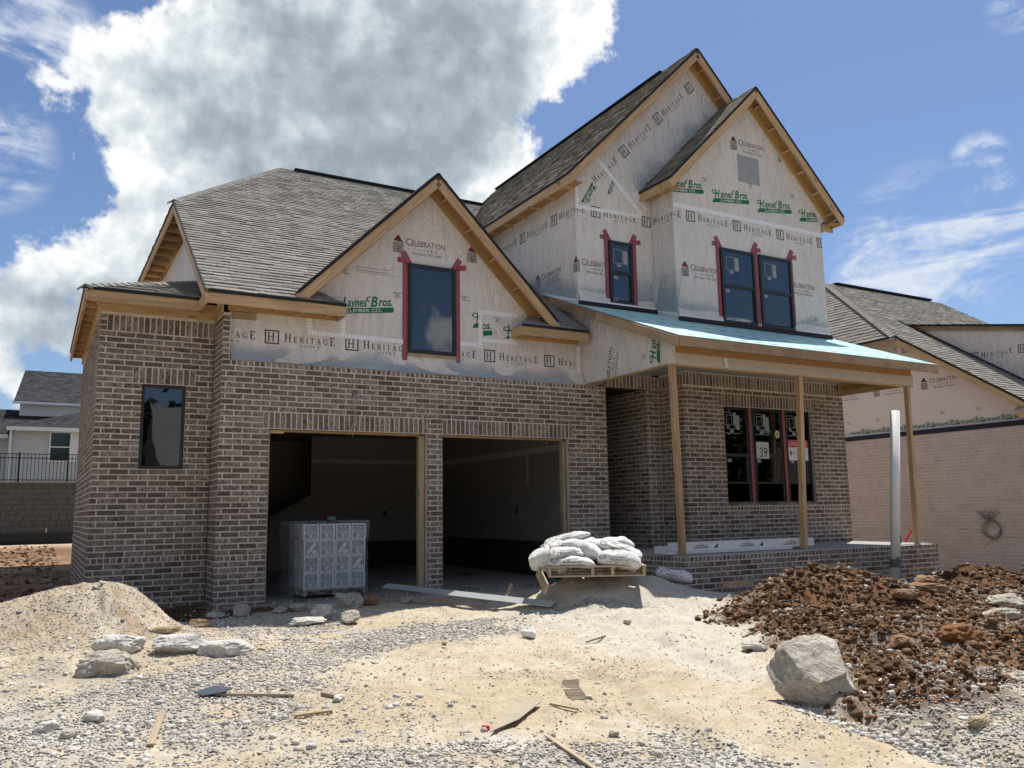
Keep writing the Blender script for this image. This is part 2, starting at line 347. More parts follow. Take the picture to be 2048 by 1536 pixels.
# ---------------------------------------------------------------- mesh builder and tagging
def tag(o, label=None, cat=None, group=None, kind=None):
    if label: o['label'] = label
    if cat: o['category'] = cat
    if group: o['group'] = group
    if kind: o['kind'] = kind
    return o
def empty(name, loc=(0, 0, 0), label=None, cat=None, group=None, rz=0):
    o = bpy.data.objects.new(name, None); COL.objects.link(o); o.location = loc; o.rotation_euler = (0, 0, rz)
    o.empty_display_size = .1; return tag(o, label, cat, group)
def link(name, me, parent=None, mw=None):
    o = bpy.data.objects.new(name, me); COL.objects.link(o)
    if parent: o.parent = parent
    if mw is not None: o.matrix_local = mw
    return o
class MB:
    def __init__(s): s.v = []; s.f = []; s.t = []; s.m = []
    def poly(s, pts, tone=0., m=0):
        b = len(s.v); s.v.extend([tuple(p) for p in pts]); s.f.append(tuple(range(b, b+len(pts)))); s.t.append(tone); s.m.append(m)
    def hexa(s, p, tone=0., m=0, skip=()):   # p: 8 corners, bottom 0-3 ccw, top 4-7
        a_, b1, b3, b4 = Vector(p[0]), Vector(p[1]), Vector(p[3]), Vector(p[4]); flip = (b1-a_).cross(b3-a_).dot(b4-a_) < 0
        b = len(s.v); s.v.extend([tuple(q) for q in p])
        for i, q in enumerate(((0, 3, 2, 1), (4, 5, 6, 7), (0, 1, 5, 4), (1, 2, 6, 5), (2, 3, 7, 6), (3, 0, 4, 7))):
            if i in skip: continue
            s.f.append(tuple(b+k for k in (q[::-1] if flip else q))); s.t.append(tone); s.m.append(m)
    def box(s, a, c, tone=0., m=0):
        (x0, y0, z0), (x1, y1, z1) = a, c
        s.hexa([(x0, y0, z0), (x1, y0, z0), (x1, y1, z0), (x0, y1, z0), (x0, y0, z1), (x1, y0, z1), (x1, y1, z1), (x0, y1, z1)], tone, m)
    def prism(s, pts, ext, tone=0., m=0):
        a = [Vector(p) for p in pts]; e = Vector(ext); b = [p+e for p in a]; n = len(a)
        s.poly(a[::-1], tone, m); s.poly(b, tone, m)
        for i in range(n): s.poly([a[i], a[(i+1) % n], b[(i+1) % n], b[i]], tone, m)
    def build(s, name, mats, parent=None, smooth=False, mw=None):
        me = bpy.data.meshes.new(name); me.from_pydata(s.v, [], s.f)
        for m_ in (mats if isinstance(mats, (list, tuple)) else [mats]): me.materials.append(m_)
        if any(s.m): me.polygons.foreach_set('material_index', s.m)
        if any(s.t):
            at = me.attributes.new('tone', 'FLOAT', 'FACE'); at.data.foreach_set('value', s.t)
        if smooth: me.polygons.foreach_set('use_smooth', [True]*len(me.polygons))
        me.update(); return link(name, me, parent, mw)
def board(name, p0, p1, wid, thk, up=(0, 0, 1), m=None, parent=None, ends=0):
    """a plank from p0 to p1 (centre line); wid is measured along 'up', thk across it"""
    p0, p1, up = Vector(p0), Vector(p1), Vector(up); d = p1-p0; L = d.length; x = d/L
    z = (up-x*up.dot(x)).normalized(); y = z.cross(x)
    b = MB(); b.box((0, -thk/2, -wid/2), (L, thk/2, wid/2))
    mw = Matrix(((x.x, y.x, z.x, p0.x), (x.y, y.y, z.y, p0.y), (x.z, y.z, z.z, p0.z), (0, 0, 0, 1)))
    return b.build(name, m or WOOD, parent, mw=mw)
def tube(mb, pts, r, n=6, m=0, close=False):
    P = [Vector(p) for p in pts]; rings = []
    for i, p in enumerate(P):
        a = P[max(i-1, 0)]; c = P[min(i+1, len(P)-1)]; d = (c-a).normalized()
        u = d.cross(Vector((.3, .2, 1))).normalized(); v_ = d.cross(u)
        rings.append([p+u*math.cos(k*2*math.pi/n)*r+v_*math.sin(k*2*math.pi/n)*r for k in range(n)])
    b = len(mb.v)
    for rg in rings: mb.v.extend([tuple(q) for q in rg])
    for i in range(len(P)-1):
        for k in range(n):
            mb.f.append((b+i*n+k, b+i*n+(k+1) % n, b+(i+1)*n+(k+1) % n, b+(i+1)*n+k)); mb.t.append(0.); mb.m.append(m)
    mb.f.append(tuple(b+k for k in range(n))[::-1]); mb.t.append(0.); mb.m.append(m)
    mb.f.append(tuple(b+(len(P)-1)*n+k for k in range(n))); mb.t.append(0.); mb.m.append(m)
class Fr:   # a wall plane: u runs to the right seen from outside, v is up, n points out
    def __init__(s, o, u, n, v=(0, 0, 1)): s.o = Vector(o); s.u = Vector(u).normalized(); s.v = Vector(v).normalized(); s.n = Vector(n).normalized()
    def p(s, u, v, d=0): return s.o+s.u*u+s.v*v+s.n*d
def front(y): return Fr((0, y, 0), (1, 0, 0), (0, -1, 0))
def left(x): return Fr((x, 0, 0), (0, -1, 0), (-1, 0, 0))    # u = -y
def clip(poly, cl):
    out = poly
    n = len(cl); ar = sum(cl[i][0]*cl[(i+1) % n][1]-cl[(i+1) % n][0]*cl[i][1] for i in range(n)); sg = 1 if ar > 0 else -1
    for i in range(n):
        ax, ay = cl[i]; bx, by = cl[(i+1) % n]; ex, ey = (bx-ax)*sg, (by-ay)*sg; inp = out; out = []
        if not inp: return []
        for j in range(len(inp)):
            p, q = inp[j-1], inp[j]; dp = ex*(p[1]-ay)-ey*(p[0]-ax); dq = ex*(q[1]-ay)-ey*(q[0]-ax)
            if dq >= 0:
                if dp < 0: k = dp/(dp-dq); out.append((p[0]+(q[0]-p[0])*k, p[1]+(q[1]-p[1])*k))
                out.append(q)
            elif dp >= 0: k = dp/(dp-dq); out.append((p[0]+(q[0]-p[0])*k, p[1]+(q[1]-p[1])*k))
    return out
def area(p): return abs(sum(p[i][0]*p[(i+1) % len(p)][1]-p[(i+1) % len(p)][0]*p[i][1] for i in range(len(p))))/2

# ---- bricks
CO, BL, JT = .08133, .254, .0190
class Brickwork:
    def __init__(s): s.list = []       # (frame, u0, u1, v0, v1)
    def field(s, fr, u0, u1, z0, z1, holes=(), bands=(), soldiers=(), ph=0):
        k0 = round(z0/CO); k1 = round(z1/CO)
        hs = list(holes)+[(a, b, zz, zz+3*CO) for a, b, zz in soldiers]
        for k in range(k0, k1):
            za, zb = k*CO, (k+1)*CO; zm = (za+zb)/2
            segs = [(u0, u1)]
            for a, b, c, d in hs:
                if c < zm < d:
                    ns = []
                    for p, q in segs:
                        if b <= p or a >= q: ns.append((p, q)); continue
                        if a > p: ns.append((p, a))
                        if b < q: ns.append((b, q))
                    segs = ns
            if k in bands: step, off = CO, 0
            else: step, off = BL, (k % 2)*BL/2
            for p, q in segs:
                if q-p < .02: continue
                x = math.floor((p-ph-off)/step)*step+ph+off; st = [p]
                while x < q:
                    if x > p+.04 and x < q-.04: st.append(x)
                    x += step
                st.append(q)
                for i in range(len(st)-1): s.list.append((fr, st[i]+JT/2*(i > 0), st[i+1]-JT/2*(i < len(st)-2), za+JT/2, zb-JT/2))
        for a, b, zz in soldiers:
            n = max(1, round((b-a)/CO)); w_ = (b-a)/n
            for i in range(n): s.list.append((fr, a+i*w_+JT/2, a+(i+1)*w_-JT/2, zz+JT/2, zz+3*CO-JT/2))
    def build(s, root, m, nmax=300, name='brick'):
        def score(b):
            fr, a, c, d, e = b; p = fr.p((a+c)/2, (d+e)/2); v_ = CAM-p; L = v_.length
            return (c-a)*(e-d)*max(0, fr.n.dot(v_)/L)/L**2
        idx = sorted(range(len(s.list)), key=lambda i: -score(s.list[i]))
        top = set(idx[:nmax])
        unit = MB(); unit.box((-.5, -.5, -.5), (.5, .5, .5)); uo = None
        st = MB(); DP = .022
        for i, (fr, a, c, d, e) in enumerate(s.list):
            pr = rnd.uniform(.0, .0028)
            if i in top:
                M = Matrix.Identity(4); ce = fr.p((a+c)/2, (d+e)/2, -DP/2+pr)
                for r_ in range(3): M[r_][0] = fr.u[r_]*(c-a); M[r_][1] = fr.n[r_]*DP; M[r_][2] = fr.v[r_]*(e-d); M[r_][3] = ce[r_]
                if uo is None: uo = unit.build(name, m, root, mw=M); me = uo.data
                else: link(name, me, root, M)
            else:
                j = lambda: rnd.uniform(-.002, .002)
                P = [fr.p(a+j(), d+j(), -DP), fr.p(c+j(), d+j(), -DP), fr.p(c+j(), d+j(), pr), fr.p(a+j(), d+j(), pr),
                     fr.p(a+j(), e+j(), -DP), fr.p(c+j(), e+j(), -DP), fr.p(c+j(), e+j(), pr), fr.p(a+j(), e+j(), pr)]
                st.hexa(P, rnd.random(), skip=(2,))
        o = st.build('brickwork', m, root); tag(o, kind='stuff')
def wall_cells(mb, fr, u0, u1, v0, v1, holes, d0, d1, m=0):
    us = sorted({u0, u1, *[h[0] for h in holes], *[h[1] for h in holes]}); vs = sorted({v0, v1, *[h[2] for h in holes], *[h[3] for h in holes]})
    us = [x for x in us if u0 <= x <= u1]; vs = [x for x in vs if v0 <= x <= v1]
    for i in range(len(us)-1):
        for j in range(len(vs)-1):
            a, b, c, d = us[i], us[i+1], vs[j], vs[j+1]; cu, cv = (a+b)/2, (c+d)/2
            if any(h[0] < cu < h[1] and h[2] < cv < h[3] for h in holes): continue
            mb.hexa([fr.p(a, c, d0), fr.p(b, c, d0), fr.p(b, c, d1), fr.p(a, c, d1), fr.p(a, d, d0), fr.p(b, d, d0), fr.p(b, d, d1), fr.p(a, d, d1)], 0, m)

# ---- shingles
class Shingles:
    def __init__(s): s.list = []
    def plane(s, fr, poly, ex=.143, t=.017, seed=1, off=0.):
        r_ = random.Random(seed); us = [p[0] for p in poly]; vs = [p[1] for p in poly]
        v_ = min(vs)
        while v_ < max(vs):
            u = min(us)-r_.uniform(0, .3)
            while u < max(us):
                w_ = r_.choice((.12, .16, .2, .24, .33))
                q = clip([(u, v_), (u+w_-.004, v_), (u+w_-.004, v_+ex), (u, v_+ex)], poly)
                if len(q) > 2 and area(q) > .0008: s.list.append((fr, q, v_, ex, t*r_.uniform(.7, 1.5), off))
                u += w_
            v_ += ex
    def build(s, root, m, nmax=300, name='shingle'):
        def tris(mb, it, tn, org=None):
            fr, q, v0, ex, t, off = it
            top = [fr.p(a, b, off+t*(1-.85*(b-v0)/ex)+.002) for a, b in q]; bot = [fr.p(a, b, off-.003) for a, b in q]
            if org is not None: top = [p-org for p in top]; bot = [p-org for p in bot]
            mb.poly(top, tn)
            for i in range(len(q)):
                if q[i][1] > v0+ex-.01 and q[(i+1) % len(q)][1] > v0+ex-.01: continue
                mb.poly([bot[i], bot[(i+1) % len(q)], top[(i+1) % len(q)], top[i]], tn)
        def score(it):
            fr, q, *_ = it; p = fr.p(q[0][0], q[0][1]); v_ = CAM-p; L = v_.length; return area(q)*max(0, fr.n.dot(v_)/L)/L**2
        idx = sorted(range(len(s.list)), key=lambda i: -score(s.list[i])); top = set(idx[:nmax]); st = MB()
        for i, it in enumerate(s.list):
            if i in top:
                mb = MB(); o = it[0].p(*it[1][0]); tris(mb, it, 0., o); mb.build(name, m, root, mw=Matrix.Translation(o))
            else: tris(st, it, rnd.random())
        tag(st.build('shingle_field', m, root), kind='stuff')
def roof_frame(o, u, v_):
    u, v_ = Vector(u).normalized(), Vector(v_).normalized(); n = u.cross(v_)
    if n.z < 0: n = -n
    return Fr(o, u, n, v_)
def deck(mb, fr, poly, t=.03, off=-.004):
    mb.prism([fr.p(a, b, off) for a, b in poly], -fr.n*t)
def xy2uv(fr, pts):   # plan points -> (u,v) on the roof plane
    out = []
    for x, y in pts:
        z = fr.o.z-(fr.n.x*(x-fr.o.x)+fr.n.y*(y-fr.o.y))/fr.n.z; d = Vector((x, y, z))-fr.o; out.append((d.dot(fr.u), d.dot(fr.v)))
    return out

# ---- print: flat lettering and logos
_TX = {}
def txt(s_, shear=0., bold=0., space=1.0):
    key = (s_, shear, bold, space)
    if key not in _TX:
        cu = bpy.data.curves.new('lettering', 'FONT'); cu.body = s_; cu.size = 1.4; cu.shear = shear; cu.offset = bold; cu.space_character = space; cu.resolution_u = 3
        o = bpy.data.objects.new('lettering', cu); COL.objects.link(o); bpy.context.view_layer.update()
        me = o.evaluated_get(bpy.context.evaluated_depsgraph_get()).to_mesh(); me.calc_loop_triangles()
        V = [(q.co.x, q.co.y) for q in me.vertices]; T = [[V[i] for i in tr.vertices] for tr in me.loop_triangles]
        w_ = max(p[0] for t_ in T for p in t_); x0 = min(p[0] for t_ in T for p in t_)
        T = [[(p[0]-x0, p[1]) for p in t_] for t_ in T]
        bpy.data.objects.remove(o); bpy.data.curves.remove(cu); _TX[key] = (T, w_-x0)
    return _TX[key]
def fit(s_, x, y, w_, h, m, **k):    # text scaled into width w, cap height h
    T, W_ = txt(s_, **k); return [([(x+a*w_/W_, y+b*h) for a, b in t_], m) for t_ in T]
def rect(x0, y0, x1, y1, m): return [([(x0, y0), (x1, y0), (x1, y1), (x0, y1)], m)]
def seg(x0, y0, x1, y1, t, m):
    dx, dy = x1-x0, y1-y0; L = math.hypot(dx, dy); nx, ny = -dy/L*t/2, dx/L*t/2
    return [([(x0-nx, y0-ny), (x1-nx, y1-ny), (x1+nx, y1+ny), (x0+nx, y0+ny)], m)]
def arc(cx, cy, rx, ry, a0, a1, t, m, n=9):
    o = []
    for i in range(n):
        A, B = math.radians(a0+(a1-a0)*i/n), math.radians(a0+(a1-a0)*(i+1)/n)
        o.append(([(cx+(rx-t)*math.cos(A), cy+(ry-t*.6)*math.sin(A)), (cx+rx*math.cos(A), cy+ry*math.sin(A)), (cx+rx*math.cos(B), cy+ry*math.sin(B)), (cx+(rx-t)*math.cos(B), cy+(ry-t*.6)*math.sin(B))], m))
    return o
def serif(ch, x, y, h, m=0):         # roman capitals, returns polygons; width handled by SW
    o = []; R_ = lambda a, b, c, d: o.extend(rect(x+a*h, y+b*h, x+c*h, y+d*h, m))
    sf = .055
    if ch == 'H':
        for a in (.10, .60): R_(a, 0, a+.14, 1); R_(a-.08, 0, a+.22, sf); R_(a-.08, 1-sf, a+.22, 1)
        R_(.24, .47, .60, .54)
    elif ch == 'E':
        R_(.10, 0, .24, 1); R_(.02, 0, .62, sf+.02); R_(.02, 1-sf-.02, .60, 1); R_(.24, .47, .46, .54)
        R_(.55, 0, .62, .25); R_(.53, .76, .60, 1); R_(.41, .37, .46, .64)
    elif ch == 'R':
        R_(.10, 0, .24, 1); R_(.02, 0, .32, sf); R_(.02, 1-sf, .40, 1); R_(.24, .46, .40, .53)
        o.extend(arc(x+.36*h, y+.73*h, .26*h, .27*h, -90, 90, .13*h, m)); o.extend(seg(x+.36*h, y+.5*h, x+.72*h, y, .15*h, m))
    elif ch == 'I': R_(.10, 0, .24, 1); R_(.02, 0, .32, sf); R_(.02, 1-sf, .32, 1)
    elif ch == 'T':
        R_(.30, 0, .44, 1); R_(.22, 0, .52, sf); R_(.02, 1-sf-.02, .72, 1); R_(.02, .76, .08, 1); R_(.66, .76, .72, 1)
    elif ch == 'A':
        o.extend(seg(x+.08*h, y, x+.38*h, y+h, .06*h, m)); o.extend(seg(x+.38*h, y+h, x+.68*h, y, .15*h, m)); R_(.2, .3, .56, .36); R_(0, 0, .22, sf); R_(.56, 0, .82, sf)
    elif ch == 'G':
        o.extend(arc(x+.42*h, y+.5*h, .40*h, .52*h, 48, 318, .14*h, m)); R_(.60, .06, .74, .42); R_(.50, .38, .82, .43); R_(.64, .70, .70, .98)
    return o
SW = dict(H=.88, E=.70, R=.76, I=.36, T=.76, A=.84, G=.86)
def heritage():      # origin: lower left of the framed H
    o = []; m = 0; B = .212; t = .019
    for a in ((0, 0, B, t), (0, B-t, B, B), (0, 0, t, B), (B-t, 0, B, B)): o += rect(*a, m)
    o += [([(x*1, y) for x, y in p], q) for p, q in serif('H', .035, .042, .135, m)]
    x = .290
    word = [('H', .125, .05)]+[(c, .088, .05) for c in 'ERITAG']+[('E', .125, .046)]
    wid = sum(SW[c]*h for c, h, _ in word); gap = (.785-wid)/7
    for c, h, yy in word: o += serif(c, x, yy, h, m); x += SW[c]*h+gap
    x = .53
    for c in 'HOMES': o += fit(c, x, -.012, .034 if c != 'M' else .038, .034, m); x += .066
    return o
def celebration():   # origin: lower left of the little house
    o = []; 
    o += [([(.01, .205), (.195, .185), (.165, .215), (.11, .305), (.085, .300), (.045, .25)], 1)]
    o += rect(.004, .012, .186, .178, 3)
    for i in range(6): o += rect(.004, .03+i*.025, .186, .036+i*.025, 4)
    o += rect(.0, .184, .198, .190, 4); o += rect(.08, .02, .118, .10, 1); o += rect(.09, .02, .108, .085, 3)
    o += fit('C', .235, .150, .092, .125, 1); o += fit('ELEBRATION', .335, .156, .60, .098, 1)
    x = .455
    for c in 'HOMES': o += fit(c, x, .080, .038 if c != 'M' else .044, .042, 0); x += .076
    o += rect(.25, .097, .42, .101, 3); o += rect(.86, .097, .95, .101, 3)
    o += fit('More Space. More Style.', .33, .012, .55, .046, 0, shear=.25)
    return o
def haynes():
    a = math.radians(7); o = []
    q = [([(-.03, -.005), (.06, .0), (.96, .0), (.99, .03), (.985, .085), (.05, .085), (.0, .05)], 2)]
    q += fit('LUMBER CO.', .20, .018, .58, .052, 4, bold=.012)
    q += fit('H', .06, .105, .15, .165, 2, shear=.35, bold=.035); q += fit('aynes', .215, .11, .33, .145, 2, shear=.35, bold=.03)
    q += fit('B', .60, .105, .13, .165, 2, shear=.35, bold=.035); q += fit('ros.', .735, .11, .235, .145, 2, shear=.35, bold=.03)
    q += arc(.055, .215, .065, .045, 40, 320, .028, 2); q += arc(.60, .225, .06, .045, 60, 260, .025, 2)
    ca, sa = math.cos(a), math.sin(a)
    for i, (p, m) in enumerate(q): o.append(([(x*ca-y*sa, x*sa+y*ca) for x, y in p], m))
    return o
def spec_lines(m=2):
    o = []
    for i, (a, b) in enumerate(((0, .16), (.04, .12), (.05, .11), (.03, .16))): o += rect(a, -i*.022, b, .009-i*.022, m)
    return o
PRM_LIST = [PRB, PRM, PRG, PRX, PRW]
def stamp(fr, polys, u0, v0, ang=0., sc=1., clips=None, parent=None, d=.002, name='logo', mats=None):
    ca, sa = math.cos(ang)*sc, math.sin(ang)*sc; mb = MB()
    for k, (p, m) in enumerate(polys):
        q = [(u0+x*ca-y*sa, v0+x*sa+y*ca) for x, y in p]
        for cl in (clips or [None]):
            r_ = clip(q, cl) if cl else q
            if len(r_) > 2: 
                lift = d+(.0012 if m == 4 else 0)
                n = len(r_); ar = sum(r_[i][0]*r_[(i+1) % n][1]-r_[(i+1) % n][0]*r_[i][1] for i in range(n))
                if ar < 0: r_ = r_[::-1]
                mb.poly([fr.p(a, b, lift) for a, b in r_], 0., m)
    if mb.f: return mb.build(name, mats or PRM_LIST, parent)
_TC = [0]
def tape(fr, a, b, wid, parent, red=False, d=.004, dens=1.0):
    _TC[0] += 1; d = d+.0026*(_TC[0] % 4)
    a, b = Vector(a), Vector(b); dd = b-a; L = dd.length; x = dd/L; y = Vector((-x[1], x[0])); mb = MB(); n = max(1, int(L/.12))
    P = lambda s_, t_, e: fr.p(a[0]+x[0]*s_+y[0]*t_, a[1]+x[1]*s_+y[1]*t_, d+e)
    for i in range(n):
        s0, s1 = L*i/n, L*(i+1)/n; h = wid/2
        mb.hexa([P(s0, -h, -.003), P(s1, -h, -.003), P(s1, h, -.003), P(s0, h, -.003), P(s0, -h, 0), P(s1, -h, 0), P(s1, h, 0), P(s0, h, 0)], 0., 0)
    k = .02
    while k < L-.03:
        if red:
            for t_ in (-.028, .002): mb.poly([P(k, t_, .0012), P(k+.05, t_+.022, .0012), P(k+.05, t_+.027, .0012), P(k, t_+.006, .0012)], 0., 1)
            k += .052
        else:
            for t_ in (-.03, .004): mb.poly([P(k, t_, .0012), P(k+.03, t_+.022, .0012), P(k+.038, t_+.022, .0012), P(k+.012, t_, .0012)], 0., 1)
            k += .052
    return mb.build('flashing_tape' if red else 'seam_tape', [TAPER, PINKW] if red else [TAPEW, PRX], parent)

# ================================================================ THE HOUSE
H = empty('unfinished_house', (0, 0, 0), 'unfinished two-storey house of brown brick and printed white house wrap with open two-bay garage', 'house')
BW = Brickwork()
mort = MB()
BR_T = .11
# wing (left): front y .659, x -2.246 .. -.693 ; side wall to y 5.58
WF = front(.659); WS = left(-2.246); GF = front(0); GS = left(-.693)
win_h = (-1.661, -1.062, 23*CO, 38*CO)
BW.field(WF, -2.243, -.70, -4*CO, 50*CO+.04, [win_h], {7, 22.5}, [(-2.243+.085, -.70, 47*CO), (-1.79, -.94, 38*CO)])
BW.field(WS, -5.58, -.662, -6*CO, 50*CO, (), {7})
BW.field(GS, -.655, -.003, -4*CO, 50*CO, (), {7, 41})
wall_cells(mort, WF, -2.244, -.70, -.6, 4.10, [win_h], -.10, -.0018)
wall_cells(mort, WS, -5.6, -.665, -.7, 4.10, [], -.10, -.0018)
wall_cells(mort, GS, -.66, -.012, -.6, 4.10, [], -.10, -.0018)
# garage front
door1 = (0, 2.497, -.02, 30*CO); door2 = (2.757, 5.187, -.02, 30*CO)
BW.field(GF, -.690, 6.016, -4*CO, 42*CO, [door1, door2], {7, 41}, [(-.09, 2.497+.0, 30*CO), (2.757, 5.187+.09, 30*CO)])
BW.field(GF, -.690, -.60, 42*CO, 50*CO, (), ())
wall_cells(mort, GF, -.692, 6.018, -.6, 42*CO-.004, [door1, door2], -.10, -.0018)
wall_cells(mort, GF, -.692, -.59, 42*CO-.004, 4.10, [], -.10, -.0018)
# entry wall, right of the opening and over it
ent = (6.019, 6.94, .49, 42*CO)
BW.field(GF, 6.019, 7.24, 6*CO, 45*CO, [ent], (), [(5.99, 7.0, 42*CO), (7.0, 7.24, 42*CO)])
wall_cells(mort, GF, 6.02, 7.26, .4, 45*CO, [ent], -.10, -.0018)
ES = left(6.94); BW.field(ES, -2.6, -.01, 6*CO, 42*CO); wall_cells(mort, ES, -2.6, -.012, .45, 42*CO, [], -.10, -.0018)
# garage wall's right jamb towards the entry (faces +x)
EJ = Fr((6.019, 0, 0), (0, 1, 0), (1, 0, 0)); BW.field(EJ, .01, 1.2, 6*CO, 42*CO); wall_cells(mort, EJ, .012, 1.2, .4, 42*CO, [], -.10, -.0018)
# room in front: left return and front
RS = left(7.27); BW.field(RS, .004, .654, 6*CO, 45*CO, (), (), [(.004, .654, 42*CO)]); wall_cells(mort, RS, .0, .648, .45, 45*CO+.03, [], -.10, -.0018)
RF = front(-.657); rw = (8.245, 10.60, 15.5*CO, 38*CO)
BW.field(RF, 7.273, 11.573, 6*CO, 45*CO, [rw], {14}, [(7.273, 11.573, 42*CO+.02), (8.13, 10.70, 38*CO)])
wall_cells(mort, RF, 7.275, 11.571, .45, 45*CO+.03, [rw], -.10, -.0018)
RR = Fr((11.576, 0, 0), (0, 1, 0), (1, 0, 0)); BW.field(RR, -.654, 3, 0, 45*CO); wall_cells(mort, RR, -.648, 6, -.6, 45*CO, [], -.10, -.0018)
# porch plinth
PF = front(-2.53); PS = left(5.52); PR = Fr((11.53, 0, 0), (0, 1, 0), (1, 0, 0))
BW.field(PF, 5.523, 11.527, -6*CO, 6*CO+.02, (), {5}); BW.field(PS, .003, 2.527, -5*CO, 6*CO, (), {5}); BW.field(PR, -2.527, -.66, -6*CO, 6*CO, (), {5})
wall_cells(mort, PF, 5.526, 11.524, -.8, .485, [], -.10, -.0018); wall_cells(mort, PS, .0, 2.52, -.7, .485, [], -.10, -.0018); wall_cells(mort, PR, -2.52, -.66, -.8, .485, [], -.10, -.0018)
mort.build('mortar_wall', MORTAR, H)
BW.build(H, BRICK, 300)

# slabs, floors and interior
b = MB(); b.box((5.60, -2.45, .30), (11.45, .02, .499)); b.box((6.03, .0, .30), (6.93, 2.6, .497)); b.build('porch_slab', CONC, H)
b = MB(); b.hexa([(-.58, -.12, -.5), (5.9, -.12, -.5), (5.9, 6.2, -.5), (-.58, 6.2, -.5), (-.58, -.12, -.045), (5.9, -.12, -.045), (5.9, 6.2, .0), (-.58, 6.2, .0)]); b.build('garage_floor', CONCD, H)
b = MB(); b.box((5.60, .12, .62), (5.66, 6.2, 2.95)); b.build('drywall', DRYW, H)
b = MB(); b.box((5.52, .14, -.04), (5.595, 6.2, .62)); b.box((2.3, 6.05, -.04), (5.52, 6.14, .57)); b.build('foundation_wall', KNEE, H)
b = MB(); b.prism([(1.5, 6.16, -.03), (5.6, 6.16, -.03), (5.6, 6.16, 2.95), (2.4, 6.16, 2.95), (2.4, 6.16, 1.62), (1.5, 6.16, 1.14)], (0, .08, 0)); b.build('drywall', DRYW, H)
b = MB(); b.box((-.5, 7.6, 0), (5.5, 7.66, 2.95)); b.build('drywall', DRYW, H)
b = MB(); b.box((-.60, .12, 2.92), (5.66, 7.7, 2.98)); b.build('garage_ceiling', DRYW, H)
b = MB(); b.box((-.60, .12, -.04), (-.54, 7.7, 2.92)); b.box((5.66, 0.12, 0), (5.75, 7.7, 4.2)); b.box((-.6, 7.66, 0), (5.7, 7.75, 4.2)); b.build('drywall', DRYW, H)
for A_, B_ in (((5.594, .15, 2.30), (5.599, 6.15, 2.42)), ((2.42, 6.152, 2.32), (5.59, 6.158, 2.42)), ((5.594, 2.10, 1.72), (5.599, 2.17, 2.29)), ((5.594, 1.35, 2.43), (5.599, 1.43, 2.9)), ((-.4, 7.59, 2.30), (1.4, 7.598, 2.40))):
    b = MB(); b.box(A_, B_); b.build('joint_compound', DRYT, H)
b = MB(); b.box((4.10, 6.148, 1.13), (4.18, 6.158, 1.25)); b.box((5.592, 2.55, 1.14), (5.599, 2.63, 1.26)); b.build('outlet_box', IRON, H)
for x0, x1 in ((0, .04), (2.40, 2.497), (2.757, 2.80), (5.12, 5.187)):
    board('door_jamb', ((x0+x1)/2, .17, -.04), ((x0+x1)/2, .17, 2.44), .12 if x1-x0 < .06 else .10, x1-x0-.004, (0, 1, 0), WOODG, H)
board('header_board', (.0, .17, 2.425), (2.497, .17, 2.425), .10, .03, (0, 1, 0), WOOD, H)
board('header_board', (2.757, .17, 2.425), (5.187, .17, 2.425), .10, .03, (0, 1, 0), WOOD, H)
board('lintel_angle', (-.06, .05, 2.438), (2.56, .05, 2.438), .09, .01, (0, 1, 0), WOODO, H); board('lintel_angle', (2.70, .05, 2.438), (5.24, .05, 2.438), .09, .01, (0, 1, 0), WOODO, H)
board('nailer_block', (.02, .10, 2.40), (.22, .10, 2.40), .12, .04, (0, 1, 0), WOOD, H)
board('lintel_angle', (5.95, .04, 42*CO-.008), (7.05, .04, 42*CO-.008), .10, .012, (0, 1, 0), plain('primed steel', (.14, .07, .05), .6), H)
# upper shell of walls (wrap over sheathing)
def wrapwall(fr, poly, th=.06, flare=None, holes=()):
    mb = MB()
    if flare:
        u0, u1, v0, fd = flare; n = 30
        segs = [(0, fd), (.08, fd*.55), (.16, fd*.2), (.25, 0)]
        for i in range(n):
            a, b_ = u0+(u1-u0)*i/n, u0+(u1-u0)*(i+1)/n
            f = lambda u: 1+.35*math.sin(u*2.3+1)+.2*math.sin(u*7.1)
            for (h0, d0), (h1, d1) in zip(segs[:-1], segs[1:]):
                mb.poly([fr.p(a, v0+h0, d0*f(a)+.0015), fr.p(b_, v0+h0, d0*f(b_)+.0015), fr.p(b_, v0+h1, d1*f(b_)+.0015), fr.p(a, v0+h1, d1*f(a)+.0015)])
    mb.prism([fr.p(u, v_, 0) for u, v_ in poly], -fr.n*th)
    return mb.build('house_wrap', WRAP, H)
GW = front(.11); zt = 42*CO
wg = wrapwall(GW, [(-.58, zt-.05), (5.62, zt-.05), (5.62, 4.3), (4.86, 4.36), (2.585, 6.62), (.31, 4.36), (-.58, 4.3)], flare=(-.56, 5.58, zt+.002, .085))
SMW = front(.101); SDW = left(5.541); GBW = front(-.538); RTW = left(7.342)
ws_ = wrapwall(SMW, [(5.541, 4.7), (11.458, 4.7), (11.458, 7.18), (11.6, 7.4), (8.5, 10.5), (5.541, 7.50)], flare=(5.56, 7.33, 4.99, .03))
wsd = wrapwall(SDW, [(-9, 4.2), (-.163, 4.2), (-.163, 7.20), (-9, 7.20)])
wgb = wrapwall(GBW, [(7.342, 4.4), (11.458, 4.4), (11.458, 7.2), (11.7, 7.32), (9.43, 9.58), (7.16, 7.32), (7.342, 7.2)], flare=(7.36, 11.44, 4.72, .03))
wrt = wrapwall(RTW, [(-.09, 4.6), (.476, 4.6), (.476, 7.25), (-.09, 7.25)])
b = MB(); b.box((11.40, -.47, 4.4), (11.452, 10, 7.2)); b.box((5.6, 9.9, 0), (11.4, 10, 7.2)); b.build('house_wrap', WRAP, H)
